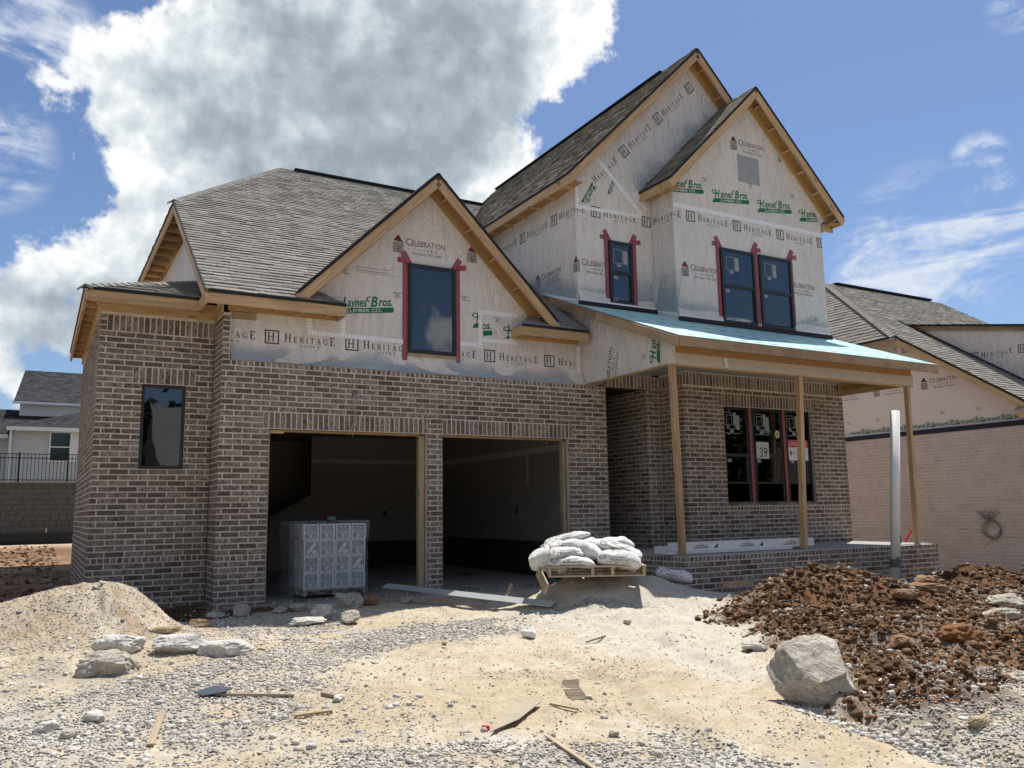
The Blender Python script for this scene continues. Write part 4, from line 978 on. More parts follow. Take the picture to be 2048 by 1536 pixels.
for xb, xt, w_ in ((5.641, 5.60, .088), (8.273, 8.428, .09), (11.258, 11.346, .075)):
    ps = board('porch_post', (xb+w_/2, -2.285, .503), (xt+w_/2, -2.285, 3.415), .088, w_-.004, (0, 1, 0), WOOD, H)
    if w_ == .088:
        for s_ in (-.014, .015):
            board('stud_joint', (xb+w_/2+s_, -2.330, .51), (xt+w_/2+s_, -2.330, 3.41), .003, .004, (0, 1, 0), WOODO, H)
# junction box with hanging wires
b = MB()
P_ = [GF.p(1.276+.045*math.cos(i*math.pi/4), 3.03+.045*math.sin(i*math.pi/4), .012) for i in range(8)]; b.prism(P_, (0, .02, 0)); b.build('junction_box', plain('blue grey plastic', (.10, .13, .14), .5), H)
b = MB(); tube(b, [(1.27, -.02, 3.03), (1.25, -.05, 2.9), (1.27, -.04, 2.6), (1.21, -.05, 2.45), (1.17, -.05, 2.38)], .006, 5); tube(b, [(1.28, -.02, 3.03), (1.285, -.05, 2.85), (1.30, -.04, 2.55), (1.24, -.05, 2.44), (1.23, -.06, 2.36)], .006, 5); b.build('wire', WIRE, H)
stamp(front(.11), fit('HHH', 0, 0, .09, .09, 2, bold=.02), 2.41, 1.45, math.radians(90), 1.0, parent=H, name='fine_print')
board('scrap_board', (-.60, .095, 4.09), (-.22, .095, 4.09), .10, .03, (0, 0, 1), WOODO, H)
#@@PART2
# ================================================================ NEIGHBOURING HOUSE (right)
N = empty('neighbour_house', (16, 0, -.6), 'pale mauve brick house with printed pink house wrap standing right of the unfinished house', 'house')
_lk = link
def link(name, me, parent=None, mw=None):          # parts of a thing whose base is away from the origin keep their world place
    o = bpy.data.objects.new(name, me); COL.objects.link(o)
    if parent:
        o.parent = parent; inv = Matrix.Translation(-Vector(parent.location)) if parent.type == 'EMPTY' and parent.parent is None else Matrix.Identity(4)
        if parent.type == 'EMPTY' and parent.rotation_euler.z: inv = parent.matrix_basis.inverted()
        o.matrix_local = inv @ (mw if mw is not None else Matrix.Identity(4))
    elif mw is not None: o.matrix_world = mw
    return o
NS = left(16.0); NB = Brickwork()
NB.field(NS, -9, 6.5, -12*CO, 36*CO, (), {-5}); NB.build(N, BRICKP, 300)
b = MB(); wall_cells(b, NS, -9, 6.5, -1.2, 2.93, [], -.1, -.0018); b.build('mortar_wall', MORTARP, N)
NW = left(16.11); b = MB()
b.prism([NW.p(u, v_) for u, v_ in [(-9, 2.93), (6.5, 2.93), (6.5, .6), (6.5, 2.93)][:2]+[(2.75, 2.93), (-.92, 5.30), (-9, 5.30)]], (.06, 0, 0)); nwrap = b.build('house_wrap', mat('pinkish house wrap', lambda t, p: (t.put(p.inputs['Base Color'], t.mix(t.noise(pos(t), 2, 4), (.66, .585, .555), (.72, .645, .61))), setattr(p.inputs['Roughness'], 'default_value', .55), bump(t, p, t.noise(t.mapping(pos(t), (1, 1, .4)), 4, 5), .4, .02))), N)
b = MB(); b.box((15.985, -6.4, 2.90), (16.1, 9, 3.02)); b.build('flashing_strip', plain('navy flashing', (.012, .016, .035), .5), N)
ncl = [[(-9, 2.95), (2.7, 2.95), (-.9, 5.28), (-9, 5.28)]]
for k in range(-3, 4): stamp(NW, CP, -.62+k*1.36, 4.0, clips=ncl, parent=nwrap)
for k in range(-3, 3): stamp(NW, HP, -1.05+k*1.208-.0, 5.02, clips=ncl, parent=nwrap)
for k in range(-4, 5): stamp(NW, YP, -.3+k*.62, 2.99, math.radians(0), .62, clips=[[(-9, 3.06), (2.4, 3.06), (2.4, 3.22), (-9, 3.22)]], parent=nwrap); stamp(NW, spec_lines(3), -.2+k*.9, 3.42, parent=nwrap, name='fine_print')
tape(NW, (-6, 3.04), (2.6, 3.04), .06, nwrap)
NSH = Shingles(); dk = MB()
NF = roof_frame((15.7, -4, 5.40-.667*4.92), (1, 0, 0), (0, 1, .667))
rp(NF, [(15.7, -4), (24, -4), (24, .92), (15.7, .92)], NSH, 31); rp(NF, [(15.7, .92), (24, .92), (24, 4.95), (18.26, 4.95)], NSH, 32)
NL = roof_frame((15.7, .92, 5.40), (0, 1, 0), (2.56, 0, 2.68)); rp(NL, [(15.7, .92), (18.26, 4.95), (18.26, 7), (15.7, 9)], NSH, 33)
NR = roof_frame((24, -1, 5), (1, 0, 0), (0, 1, .667)); b = MB()
# right end hips down, then a second roof rises beyond
rp(roof_frame((22, 6, 6.2), (1, 0, -.12), (0, 1, .6)), [(22, 6), (40, 6), (40, 12.5), (22, 12.5)], NSH, 34)
rp(roof_frame((27, 9, 6.3), (1, 0, .0), (0, 1, .55)), [(27, 9), (44, 9), (44, 15), (33, 15)], NSH, 35)
b = MB(); dk.build('roof_deck', OSB, N); NSH.build(N, SHING, 300)
def capN(a, b_):
    o = capline(a, b_, SHING); o.parent = N; o.location = -Vector(N.location)
capN((15.7, .92, 5.40), (18.26, 4.95, 8.09))
b = MB(); bar(b, (18.6, 4.95, 8.09), (23.4, 4.95, 8.09), .24, .05); b.build('ridge_vent', UNDER_BLACK, N)
HH = H; H = N
def slb(nm, x, y0, z0, y1, z1, w_, t_, m_, dz_): board(nm, (x, y0, z0+dz_), (x, y1, z1+dz_), w_, t_, (0, -.5, 1), m_, N)
slb('rake_board', 15.72, -4, 5.40-.667*4.92, .92, 5.40, .15, .04, WOOD, -.135); slb('drip_edge', 15.69, -4, 5.40-.667*4.92, .92, 5.40, .05, .014, UNDER_BLACK, -.015)
board('fascia_board', (15.72, .92, 5.28), (15.72, 9, 5.28), .15, .04, (0, 0, 1), WOODO, N); board('drip_edge', (15.69, .92, 5.385), (15.69, 9, 5.385), .05, .014, (0, 0, 1), UNDER_BLACK, N)
# cheek wall of the dormer on the slope
NC = left(17.73); b = MB(); b.prism([NC.p(u, v_) for u, v_ in [(-1.8, 5.93), (2.6, 3.0), (2.6, 5.04), (-1.8, 5.95)]], (.06, 0, 0)); nch = b.build('house_wrap', MATS['house wrap sheet'], N)
for k in range(-2, 3): stamp(NC, HP, -.27+k*1.208, 4.80, clips=[[(-1.7, 5.85), (2.6, 3.0), (2.6, 5.04), (-1.7, 5.92)]], parent=nch)
tape(NC, (-1.75, 5.93), (1.6, 3.72), .06, nch)
board('rake_board', (17.70, 2.0, 6.02), (17.70, -3, 5.00), .13, .05, (0, 0, 1), WOODO, N)
b = MB(); b.prism([(17.60, 2.3, 6.12), (20, 2.3, 6.12), (20, -3, 5.06), (17.60, -3, 5.06)], (0, 0, .05)); b.build('dormer_roof', UNDER_BLACK, N)
slb('step_flashing', 17.66, -3, 5.40-.667*3.92+.0, 2.1, 6.19, .03, .14, UNDER_BLACK, .03)
b = MB(); b.box((16.3, -6, -1), (24, 8.9, 2.9)); b.box((16.2, 1, 2.9), (24, 8.8, 5.3)); b.build('inner_shell', DRYW, N)
# low eave stub at the right edge
board('fascia_board', (15.62, -1.95, 3.10), (15.62, -4, 3.10), .14, .04, (0, 0, 1), WOOD, N)
b = MB(); b.prism([(15.58, -1.9, 3.19), (16.1, -1.9, 3.45), (16.1, -4, 3.45), (15.58, -4, 3.19)], (0, 0, .03)); b.build('eave_roof', SHING, N)
H = HH
# coil of cable hanging on the neighbour's wall
ck = empty('cable_coil', (15.95, -.9, .9), 'grey cable coil hanging on the mauve brick wall', 'cable')
b = MB()
for k, (ry, rz_, oy, oz) in enumerate(((.20, .20, 0, 0), (.18, .21, -.03, -.01), (.22, .18, .02, .02), (.17, .19, -.06, -.03))):
    tube(b, [(15.965-.008*k, -.9+oy+ry*math.cos(i*math.pi/10), .62+oz+rz_*math.sin(i*math.pi/10)) for i in range(21)], .007, 5)
tube(b, [(15.97, -.9, .42), (15.96, -.8, .34), (15.97, -.66, .20)], .006, 4); b.build('coil', WIREG, ck)
b = MB()
for k in range(9):
    a = (k-4)*.05; tube(b, [(15.96, -.86, .80), (15.93, -.86-a*.8, .92), (15.95, -.86-a*1.4, 1.04+.04*math.sin(k*3))], .009, 4)
b.build('loose_end', WIREG, ck)

# ================================================================ WHITE HOUSE, RETAINING WALL, FENCE (left, far)
L = empty('white_brick_house', (-2, 29, 2.7), 'distant white brick house with charcoal roof behind the black fence', 'house')
def mbx(nm, m_, par, *bx):
    b = MB()
    for a, c in bx: b.box(a, c)
    return b.build(nm, m_, par)
mbx('wall', WBRICK, L, ((-3.87, 29, 2.6), (4, 33, 4.95))); mbx('wall', WBRICK, L, ((-12, 31, 2.6), (-3.87, 31.2, 4.95)))
mbx('trim', CARD, L, ((-4.12, 28.62, 4.90), (4, 28.72, 5.06))); mbx('trim', CARD, L, ((-12, 30.6, 4.72), (-4.1, 30.7, 4.88)))
mbx('downspout', CARD, L, ((-4.0, 28.8, 2.7), (-3.9, 28.9, 4.9)))
LSH = Shingles(); dk = MB()
for pts, o_, u_, v_, sd in (([(-4.12, 28.65), (4, 28.65), (4, 33), (.2, 33)], (-4.12, 28.65, 5.05), (1, 0, 0), (0, 1, .36), 41), ([(-12, 30.6), (-4, 30.6), (-1.5, 35), (-12, 35)], (-12, 30.6, 4.88), (1, 0, 0), (0, 1, .36), 42), ([(-4.12, 28.65), (.2, 33), (-4.12, 33)], (-4.12, 28.65, 5.05), (0, 1, 0), (1, 0, .36), 43), ([(-4.05, 33.5), (4, 33.5), (4, 38), (-3.75, 38)], (-4.05, 33.5, 6.75), (1, 0, -.0), (0, 1, .48), 44)):
    fr = roof_frame(o_, u_, v_); q_ = xy2uv(fr, pts); LSH.plane(fr, q_, .2, .02, sd); deck(dk, fr, q_)
dk.build('roof_deck', SHINGD, L)
st = MB()
for fr, q_, v0, ex, t_, off in LSH.list: st.poly([fr.p(a, b_, off+t_*(1-.85*(b_-v0)/ex)+.002) for a, b_ in q_], rnd.random())
tag(st.build('shingle_field', SHINGD, L), kind='stuff')
mbx('trim', CARD, L, ((-4.1, 33.4, 6.6), (4, 33.5, 6.72))); mbx('gable_wall', CARD, L, ((-3.8, 33.9, 5), (4, 37.8, 6.65)))
for x0, x1 in ((-2.45, -1.72), (-1.38, -.65)):
    wf = mbx('window', CARD, L, ((x0-.06, 28.93, 3.6), (x0, 28.99, 4.98-.06)), ((x1, 28.93, 3.6), (x1+.06, 28.99, 4.92)), ((x0, 28.93, 3.6), (x1, 28.99, 3.66)), ((x0, 28.93, 4.86), (x1, 28.99, 4.92)), ((x0, 28.94, 4.22), (x1, 28.98, 4.27)))
    mbx('pane', plain('dark far glass', (.02, .035, .03), .1, .2, 1, .6), wf, ((x0, 28.955, 3.66), (x1, 28.965, 4.22)), ((x0, 28.955, 4.27), (x1, 28.965, 4.86)))
mbx('shutter_panel', CARD, L, ((-1.66, 28.94, 3.6), (-1.44, 28.985, 4.92)))
RW = empty('retaining_wall', (-4, 25, .4), 'tall grey block retaining wall below the black metal fence', 'wall')
r_ = random.Random(3); first = None; un = MB(); un.box((-.5, -.5, -.5), (.5, .5, .5)); st = MB(); nb = 0
for k in range(11):
    z = .30+k*.203; x = -13+r_.uniform(0, .4)
    while x < .4:
        w_ = r_.choice((.3, .45, .45, .6)); ce = Vector((x+w_/2, 25.1+k*.012+r_.uniform(-.01, .01), z+.1)); sz = (w_-.012, .3, .194)
        if x > -5 and nb < 250:
            M = Matrix.Translation(ce) @ Matrix.Diagonal((*sz, 1))
            if first is None: first = un.build('block', BLOCK, RW, mw=M)
            else: link('block', first.data, RW, M)
            nb += 1
        else: st.box(ce-Vector(sz)/2, ce+Vector(sz)/2)
        x += w_
tag(st.build('blockwork', BLOCK, RW), kind='stuff')
mbx('cap', plain('pale cap block', (.20, .19, .17), .9), RW, ((-13, 24.93, 2.535), (.4, 25.4, 2.60)))
mbx('core', BLOCK, RW, ((-13, 25.12, .2), (.4, 25.5, 2.53)))
FN = empty('metal_fence', (-4, 25.15, 2.6), 'black metal picket fence on top of the grey retaining wall', 'fence')
for z in (2.66, 3.50, 3.66): mbx('rail', IRON, FN, ((-13, 25.14, z), (.4, 25.17, z+.03)))
p0 = None
for i in range(104):
    x = -12.9+i*.127
    b = mbx('picket', IRON, FN, ((x, 25.145, 2.62), (x+.02, 25.165, 3.69))) if p0 is None else link('picket', p0.data, FN, Matrix.Translation((x+12.9, 0, 0)))
    p0 = p0 or b
for x in (-9.5, -3.55, -1.88+.0, .0): mbx('post', IRON, FN, ((x, 25.13, 2.55), (x+.06, 25.19, 3.74)))
tag(mbx('silt_fence', UNDER_BLACK, None, ((-14, 21.0, .30), (-1.5, 21.03, .72)), ((-14, 20.9, .28), (-1.5, 21.0, .36))), 'low black silt fence along the foot of the grey wall', 'silt fence')
tag(mbx('survey_stake', WOODG, None, ((-2.50, 22.9, .30), (-2.45, 22.95, .85))), 'small pale survey stake before the retaining wall', 'stake')

# ================================================================ THE GROUND
def sst(a, b_, x): t_ = np.clip((x-a)/(b_-a), 0, 1); return t_*t_*(3-2*t_)
def g2(x, y, cx, cy, sx, sy, h, rot=0., p=1.0):
    c, s_ = math.cos(rot), math.sin(rot); dx_, dy_ = x-cx, y-cy; a = (dx_*c+dy_*s_)/sx; b_ = (-dx_*s_+dy_*c)/sy
    return h*np.exp(-(a*a+b_*b_)**p)
def terrain(x, y):
    z = -.085+.0185*(y+1)
    z = z-.50*sst(9.5, 16, x)*sst(-8, -3, y)
    z = z-.02*sst(1, 3, y)*0
    m = g2(x, y, -2.2, -1.55, 1.45, .80, .56, 0, 1.1)*(x < -2.2)+g2(x, y, -2.2, -1.55, .68, .80, .56, 0, 1.58)*(x >= -2.2)
    z = z+m+g2(x, y, -4.6, -1.7, 1.0, .9, .22)+g2(x, y, -2.2, -2.6, 1.3, .6, .06)
    # sand heap carrying the pallet, and the spill to its right
    z = z+g2(x, y, 3.72, -2.85, .98, .78, .42, math.radians(-30), 1.45)+g2(x, y, 3.2, -3.9, 1.0, .5, .10, math.radians(-30))+g2(x, y, 5.0, -3.4, .95, .7, .17)+g2(x, y, 5.0, -2.75, .8, .45, .15)+g2(x, y, 3.6, -6.1, .5, .28, .10, math.radians(-35))+g2(x, y, 2.9, -5.2, .35, .25, .05)
    z = z+g2(x, y, 4.6, -5.7, .6, .35, .10, math.radians(-20))
    # clay pile
    z = z+g2(x, y, 5.72, -4.7, .82, .72, .50, 0, 1.15)+g2(x, y, 6.75, -4.8, .8, .75, .27, 0, 1.2)+g2(x, y, 4.85, -5.0, .55, .55, .12)+g2(x, y, 8.0, -5.0, 1.2, .8, .11)+g2(x, y, 9.8, -5.6, 1.5, 1.0, .10)+g2(x, y, 6.6, -6.2, 1.3, .9, .13)+g2(x, y, 10.9, -3.6, .8, .5, .36)+g2(x, y, 12.3, -4.0, .8, .5, .26)+g2(x, y, 10.0, -7.0, 2.6, .9, .10)
    z = z+g2(x, y, 5.0, -6.6, 1.2, .9, .10)
    # compacted gravel bank at the lower right
    f = (x-1.93)*.99-.15*(y+8.2)+.04*np.sin(y*7)+.03*np.sin(y*17+1)
    z = z+.11*sst(-.05, .34, f)*sst(-6.7, -7.5, y)*(1-.7*sst(3.2, 5.5, x))
    # tracks and small swells
    z = z+.02*np.sin(x*1.3+y*.7)*np.exp(-((y+5)/4)**2)+g2(x, y, -1.7, -3.2, 1.4, .6, .05)+g2(x, y, 1.0, -1.6, 1.2, .3, .05)-g2(x, y, -1.3, -.3, .5, .5, .10)
    return z
#@@END_TERRAIN
# ---- ground mesh: fan grid, fine near the camera
ZONES = dict(
    gravel=[[(-0.64, -0.2), (-0.06, -1.09), (0.31, -1.62), (0.33, -2.73), (1.43, -2.5), (2.52, -3.07), (2.15, -3.8), (1.34, -4.01), (0.67, -3.95), (-0.26, -4.48), (-0.84, -5.2), (-0.9, -5.67), (-1.36, -6.4), (-1.75, -7.14), (-2.98, -6.4), (-3.6, -6.2), (-3.6, -4.84), (-2.64, -4.76), (-1.83, -4.24), (-1.12, -3.59), (-0.9, -1.97)],
            [(-2.2, -7.3), (-1.25, -7.03), (-0.62, -7.4), (-0.21, -7.88), (0.48, -7.94), (1.01, -7.71), (0.93, -8.33), (1.2, -9.4), (-3, -9.6)], [(2.0, -8.27), (2.58, -7.99), (3.45, -7.67), (4.4, -8.4), (4.2, -9.2), (3, -10.5), (1.7, -10.2), (1.86, -9.0)],
            [(2.94, -3.22), (3.28, -3.49), (3.79, -3.74), (3.09, -3.76)]],
    clay=[[(4.1, -4.66), (4.9, -4.15), (5.6, -3.85), (7.0, -4.0), (9, -3.2), (10, -2.9), (15.5, -2.9), (15.5, -5.2), (9.43, -5.9), (8.82, -7.2), (4.6, -8.17), (3.54, -8.04), (3.62, -7.64), (2.68, -8.05), (2.04, -8.28), (1.86, -8.34), (2.25, -8.0), (3.45, -6.98), (3.83, -6.39), (3.46, -6.22), (4.2, -5.02)], [(2.05, -8.2), (2.9, -7.8), (3.6, -8.2), (3.0, -8.75), (2.15, -8.8)]],
    red=[[(5.04, -6.39), (5.94, -6.36), (7.08, -6.51), (8, -8), (4.34, -8.04), (3.46, -7.89), (4.04, -7.1)]],
    sand=[[(2.45, -2.1), (3.0, -1.5), (4.6, -1.9), (5.5, -2.55), (6.9, -2.6), (5.6, -3.9), (5.04, -4.4), (4.09, -4.65), (3.96, -5.55), (3.43, -6.25), (2.88, -6.58), (2.02, -7.3), (1.72, -6.98), (2.22, -5.78), (2.14, -5.06), (2.31, -4.38), (2.24, -3.55), (2.1, -2.7)]],
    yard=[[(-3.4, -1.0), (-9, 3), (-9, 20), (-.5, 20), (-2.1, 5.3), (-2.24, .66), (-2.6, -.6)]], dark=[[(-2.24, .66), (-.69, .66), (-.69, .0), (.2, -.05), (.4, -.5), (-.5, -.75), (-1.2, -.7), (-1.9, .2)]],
    white=[[(0.8, -7.6), (0.89, -7.79), (0.94, -8.56), (0.86, -8.77), (0.58, -8.6), (0.66, -7.92)], [(-0.75, -7.41), (-0.31, -7.46), (-0.15, -7.79), (-0.63, -7.7)], [(-2.95, -5.63), (-2.51, -5.7), (-2.46, -6.31), (-2.83, -6.32)]])
def hash2(ix, iy, s_):
    h = (ix*374761393+iy*668265263+s_*2147483647+12345) & 0xffffffff; h = ((h ^ (h >> 13))*1274126177) & 0xffffffff; return ((h ^ (h >> 16)) & 0xffff)/65535.
def vn(x, y, s_=0):
    ix, iy = np.floor(x).astype(np.int64), np.floor(y).astype(np.int64); fx, fy = x-ix, y-iy; fx = fx*fx*(3-2*fx); fy = fy*fy*(3-2*fy)
    a, b_, c, d = hash2(ix, iy, s_), hash2(ix+1, iy, s_), hash2(ix, iy+1, s_), hash2(ix+1, iy+1, s_)
    return (a*(1-fx)+b_*fx)*(1-fy)+(c*(1-fx)+d*fx)*fy
def fbm(x, y, f, o=4, s_=0):
    t_ = 0; A = 1; W_ = 0
    for i in range(o): t_ = t_+A*vn(x*f+i*17.3, y*f-i*9.1, s_+i); W_ += A; A *= .55; f *= 2.03
    return t_/W_
def sdist(x, y, poly):     # signed distance, positive inside
    d2 = np.full(x.shape, 1e9); ins = np.zeros(x.shape, bool); n = len(poly)
    for i in range(n):
        (ax, ay), (bx, by) = poly[i], poly[(i+1) % n]; ex, ey = bx-ax, by-ay
        t_ = np.clip(((x-ax)*ex+(y-ay)*ey)/(ex*ex+ey*ey+1e-12), 0, 1); d2 = np.minimum(d2, (x-ax-t_*ex)**2+(y-ay-t_*ey)**2)
        if by != ay: c = ((ay > y) != (by > y)) & (x < (bx-ax)*(y-ay)/(by-ay)+ax); ins ^= c
    return np.where(ins, 1, -1)*np.sqrt(d2)
def zone(k, x, y, soft=.22):
    wx = x+(fbm(x, y, 1.9, 4, 3)-.5)*.9; wy = y+(fbm(x, y, 1.9, 4, 8)-.5)*.9; m_ = None
    for p in ZONES[k]:
        q_ = sst(-soft, soft, sdist(wx, wy, p)); m_ = q_ if m_ is None else np.maximum(m_, q_)
    return m_
def micro(x, y, zc, zg, zs):
    near = np.exp(-((x-CAM.x)**2+(y-CAM.y)**2)/900)
    z = (fbm(x, y, 2.2, 4, 21)-.5)*.05+(fbm(x, y, 14, 3, 31)-.5)*.026+(fbm(x, y, 40, 2, 33)-.5)*.012
    z = z+zc*((fbm(x, y, 3.0, 4, 41)-.5)*.22+np.abs(fbm(x, y, 8, 4, 45)-.5)*.26)
    z = z+zs*((fbm(x, y, 3.4, 4, 51)-.5)*.11)+(np.abs(fbm(x, y, 5, 3, 53)-.5)*.10-.02)*sst(-1.0, -1.8, x)*sst(-3.2, -2.4, y)*sst(-.2, -.8, y)
    for ox in (0, 1.55):
        q = (x-(.75+ox*.8)-.28*(y+8)-.05*np.sin(y*1.7)); z = z-.035*np.exp(-(q/.10)**2)*sst(-9.5, -8.5, y)*sst(-4.6, -5.6, y)+.018*np.exp(-((q-.19)/.07)**2)*sst(-9.5, -8.5, y)*sst(-4.6, -5.6, y)
    return z*near
na_in, na_out = 430, 60
a0, a1 = YAW-.64, YAW+.68
ang = np.concatenate([np.linspace(a1, a0+2*math.pi, na_out+2)[1:-1], np.linspace(a0+2*math.pi, a1+2*math.pi, na_in)])
rad = [.7]
while rad[-1] < 600: rad.append(rad[-1]*(1.0062 if rad[-1] < 22 else 1.05)+.0)
rad = np.array(rad); A, Rr = np.meshgrid(ang, rad)
X = CAM.x+np.sin(A)*Rr; Y = CAM.y+np.cos(A)*Rr
zc, zg, zs, zr, zy, zw, zd = [zone(k, X, Y) for k in ('clay', 'gravel', 'sand', 'red', 'yard', 'white', 'dark')]
Z = np.where(Rr < 60, terrain(X, Y), -.085+.0185*(np.minimum(Y, 60)+1))+micro(X, Y, zc, zg, zs)
inside = (X > -.66) & (X < 5.95) & (Y > -.02) & (Y < 9); Z = np.where(inside, np.minimum(Z, -.25), Z)
inside = (X > 5.55) & (X < 11.5) & (Y > -2.5) & (Y < 9); Z = np.where(inside, np.minimum(Z, -.05), Z)
inside = (X > -2.2) & (X < -.7) & (Y > .7) & (Y < 5.5); Z = np.where(inside, np.minimum(Z, -.1), Z)
nr, na = A.shape; idx = np.arange(nr*na).reshape(nr, na); nx = np.roll(idx, -1, 1)
F = np.stack([idx[:-1], idx[1:], nx[1:], nx[:-1]], -1).reshape(-1, 4)[:, ::-1]
me = bpy.data.meshes.new('ground'); me.vertices.add(nr*na); me.vertices.foreach_set('co', np.stack([X, Y, Z], -1).ravel().astype(np.float32))
me.loops.add(F.size); me.loops.foreach_set('vertex_index', F.ravel().astype(np.int32)); me.polygons.add(len(F)); me.polygons.foreach_set('loop_start', np.arange(0, F.size, 4, dtype=np.int32)); me.update(calc_edges=True)
def mixc(a, b_, t_): return a*(1-t_[..., None])+np.array(b_)*t_[..., None]
base = np.zeros(X.shape+(3,))+np.array((.525, .44, .31))
n_a = fbm(X, Y, 1.1, 5, 61); n_b = fbm(X, Y, 3.7, 4, 71); n_c = fbm(X, Y, .5, 3, 81)
base = mixc(base, (.58, .51, .395), sst(.42, .62, n_a)); base = mixc(base, (.48, .395, .28), sst(.55, .7, n_b)*.6)
base = mixc(base, (.40, .36, .30), sst(.3, 2, -X-.3)*sst(.35, .65, n_b)*.7); base = mixc(base, (.44, .30, .17), sst(-1.0, -1.9, X)*sst(-3.4, -2.4, Y)*sst(.52, .66, n_b)*.5)
base = mixc(base, (.475, .44, .38), zg*.85*sst(.3, .6, n_b)); base = mixc(base, (.585, .54, .455), zs*.95)
base = mixc(base, (.125, .066, .033), zc*(1-.0*zg)); base = mixc(base, (.21, .115, .058), zc*sst(.5, .62, n_b)*.8); base = mixc(base, (.21, .10, .045), zr*.8)
base = mixc(base, (.27, .25, .22), zc*sst(.5, .62, fbm(X, Y, 1.3, 3, 95))*.6)
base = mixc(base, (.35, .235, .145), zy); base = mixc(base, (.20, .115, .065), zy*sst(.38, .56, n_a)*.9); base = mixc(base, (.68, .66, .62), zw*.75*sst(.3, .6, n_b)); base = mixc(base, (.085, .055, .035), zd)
far = sst(30, 70, Rr); base = mixc(base, (.14, .15, .07), far)
ca = me.color_attributes.new('soil', 'FLOAT_COLOR', 'POINT'); ca.data.foreach_set('color', np.concatenate([base, np.ones(X.shape+(1,))], -1).ravel().astype(np.float32))
me.polygons.foreach_set('use_smooth', np.ones(len(F), bool)); me.materials.append(GROUND); tag(link('ground', me), kind='structure')
def gz(x, y):
    xa, ya = np.array([float(x)]), np.array([float(y)]); return float((terrain(xa, ya)+micro(xa, ya, zone('clay', xa, ya), 0, zone('sand', xa, ya)))[0])

# ---- loose gravel and clods (uncountable)
ICO = np.array([(0, 0, 1), (.894, 0, .447), (.276, .851, .447), (-.724, .526, .447), (-.724, -.526, .447), (.276, -.851, .447), (.724, .526, -.447), (-.276, .851, -.447), (-.894, 0, -.447), (-.276, -.851, -.447), (.724, -.526, -.447), (0, 0, -1)])
ICF = np.array([(0, 1, 2), (0, 2, 3), (0, 3, 4), (0, 4, 5), (0, 5, 1), (1, 6, 2), (2, 7, 3), (3, 8, 4), (4, 9, 5), (5, 10, 1), (6, 7, 2), (7, 8, 3), (8, 9, 4), (9, 10, 5), (10, 6, 1), (11, 7, 6), (11, 8, 7), (11, 9, 8), (11, 10, 9), (11, 6, 10)])
OCT = np.array([(1, 0, 0), (0, 1, 0), (-1, 0, 0), (0, -1, 0), (0, 0, .8), (0, 0, -.5)]); OCF = np.array([(0, 1, 4), (1, 2, 4), (2, 3, 4), (3, 0, 4), (1, 0, 5), (2, 1, 5), (3, 2, 5), (0, 3, 5)])
R_ = np.random.default_rng(5)
def scatter(name, x, y, size, tone_, m_, geo='oct', flat=.62, sink=.12, label=None, cat=None, zz=None):
    V, Fc = (OCT, OCF) if geo == 'oct' else (ICO, ICF); n = len(x)
    z = (terrain(x, y)+micro(x, y, zone('clay', x, y), 0, zone('sand', x, y))) if zz is None else zz
    P = V[None]*(1+R_.uniform(-.42, .42, (n, len(V), 1)))*(1+R_.uniform(-.2, .2, (n, len(V), 3)))*size[:, None, None]*np.stack([R_.uniform(.75, 1.25, n), R_.uniform(.6, 1.0, n), R_.uniform(flat*.7, flat*1.2, n)], -1)[:, None]
    a = R_.uniform(0, 6.28, n); ca_, sa_ = np.cos(a), np.sin(a); tx = R_.uniform(-.5, .5, n)
    y2 = P[..., 1]*np.cos(tx)[:, None]-P[..., 2]*np.sin(tx)[:, None]; z2 = P[..., 1]*np.sin(tx)[:, None]+P[..., 2]*np.cos(tx)[:, None]
    Q = np.stack([P[..., 0]*ca_[:, None]-y2*sa_[:, None]+x[:, None], P[..., 0]*sa_[:, None]+y2*ca_[:, None]+y[:, None], z2+(z+size*sink)[:, None]], -1)
    F_ = (Fc[None]+(np.arange(n)*len(V))[:, None, None]).reshape(-1, 3)
    me = bpy.data.meshes.new(name); me.vertices.add(n*len(V)); me.vertices.foreach_set('co', Q.ravel().astype(np.float32))
    me.loops.add(F_.size); me.loops.foreach_set('vertex_index', F_.ravel().astype(np.int32)); me.polygons.add(len(F_)); me.polygons.foreach_set('loop_start', np.arange(0, F_.size, 3, dtype=np.int32)); me.update(calc_edges=True)
    at = me.attributes.new('tone', 'FLOAT', 'FACE'); at.data.foreach_set('value', np.repeat(tone_, len(Fc)).astype(np.float32))
    me.materials.append(m_); return tag(link(name, me), label, cat, kind='stuff')
def pts(n, rmin, rmax, pw=1.0):     # random ground points inside the camera's fan
    a = R_.uniform(a0+.02, a1-.02, n); r = (R_.uniform(0, 1, n)**pw)*(rmax-rmin)+rmin; return CAM.x+np.sin(a)*r, CAM.y+np.cos(a)*r, r
def ok(x, y): return ~((x > -.75) & (x < 6.1) & (y > -.15)) & ~((x > 5.5) & (x < 11.6) & (y > -2.56)) & ~((x > -2.3) & (x < -.6) & (y > .6)) & (x < 15.9)
x, y, r = pts(190000, 3.2, 12.5, .9); g = zone('gravel', x, y); s_ = zone('sand', x, y); c = zone('clay', x, y); pb = fbm(x, y, 1.7, 4, 91)
dens = np.clip(.07*sst(.45, .6, fbm(x, y, 1.3, 3, 77))+.01+.9*g*sst(.34, .56, fbm(x, y, 1.9, 4, 93))+.30*sst(.55, .66, pb)*(x < 2.2)+.42*(x < -.4)*sst(.35, .55, fbm(x, y, 2.9, 3, 97))+.4*(x < -1.2)*(y > -3)+.10*c, 0, 1)*(1-.93*s_)
k = (R_.uniform(0, 1, len(x)) < dens) & ok(x, y); x, y, r, g = x[k], y[k], r[k], g[k]
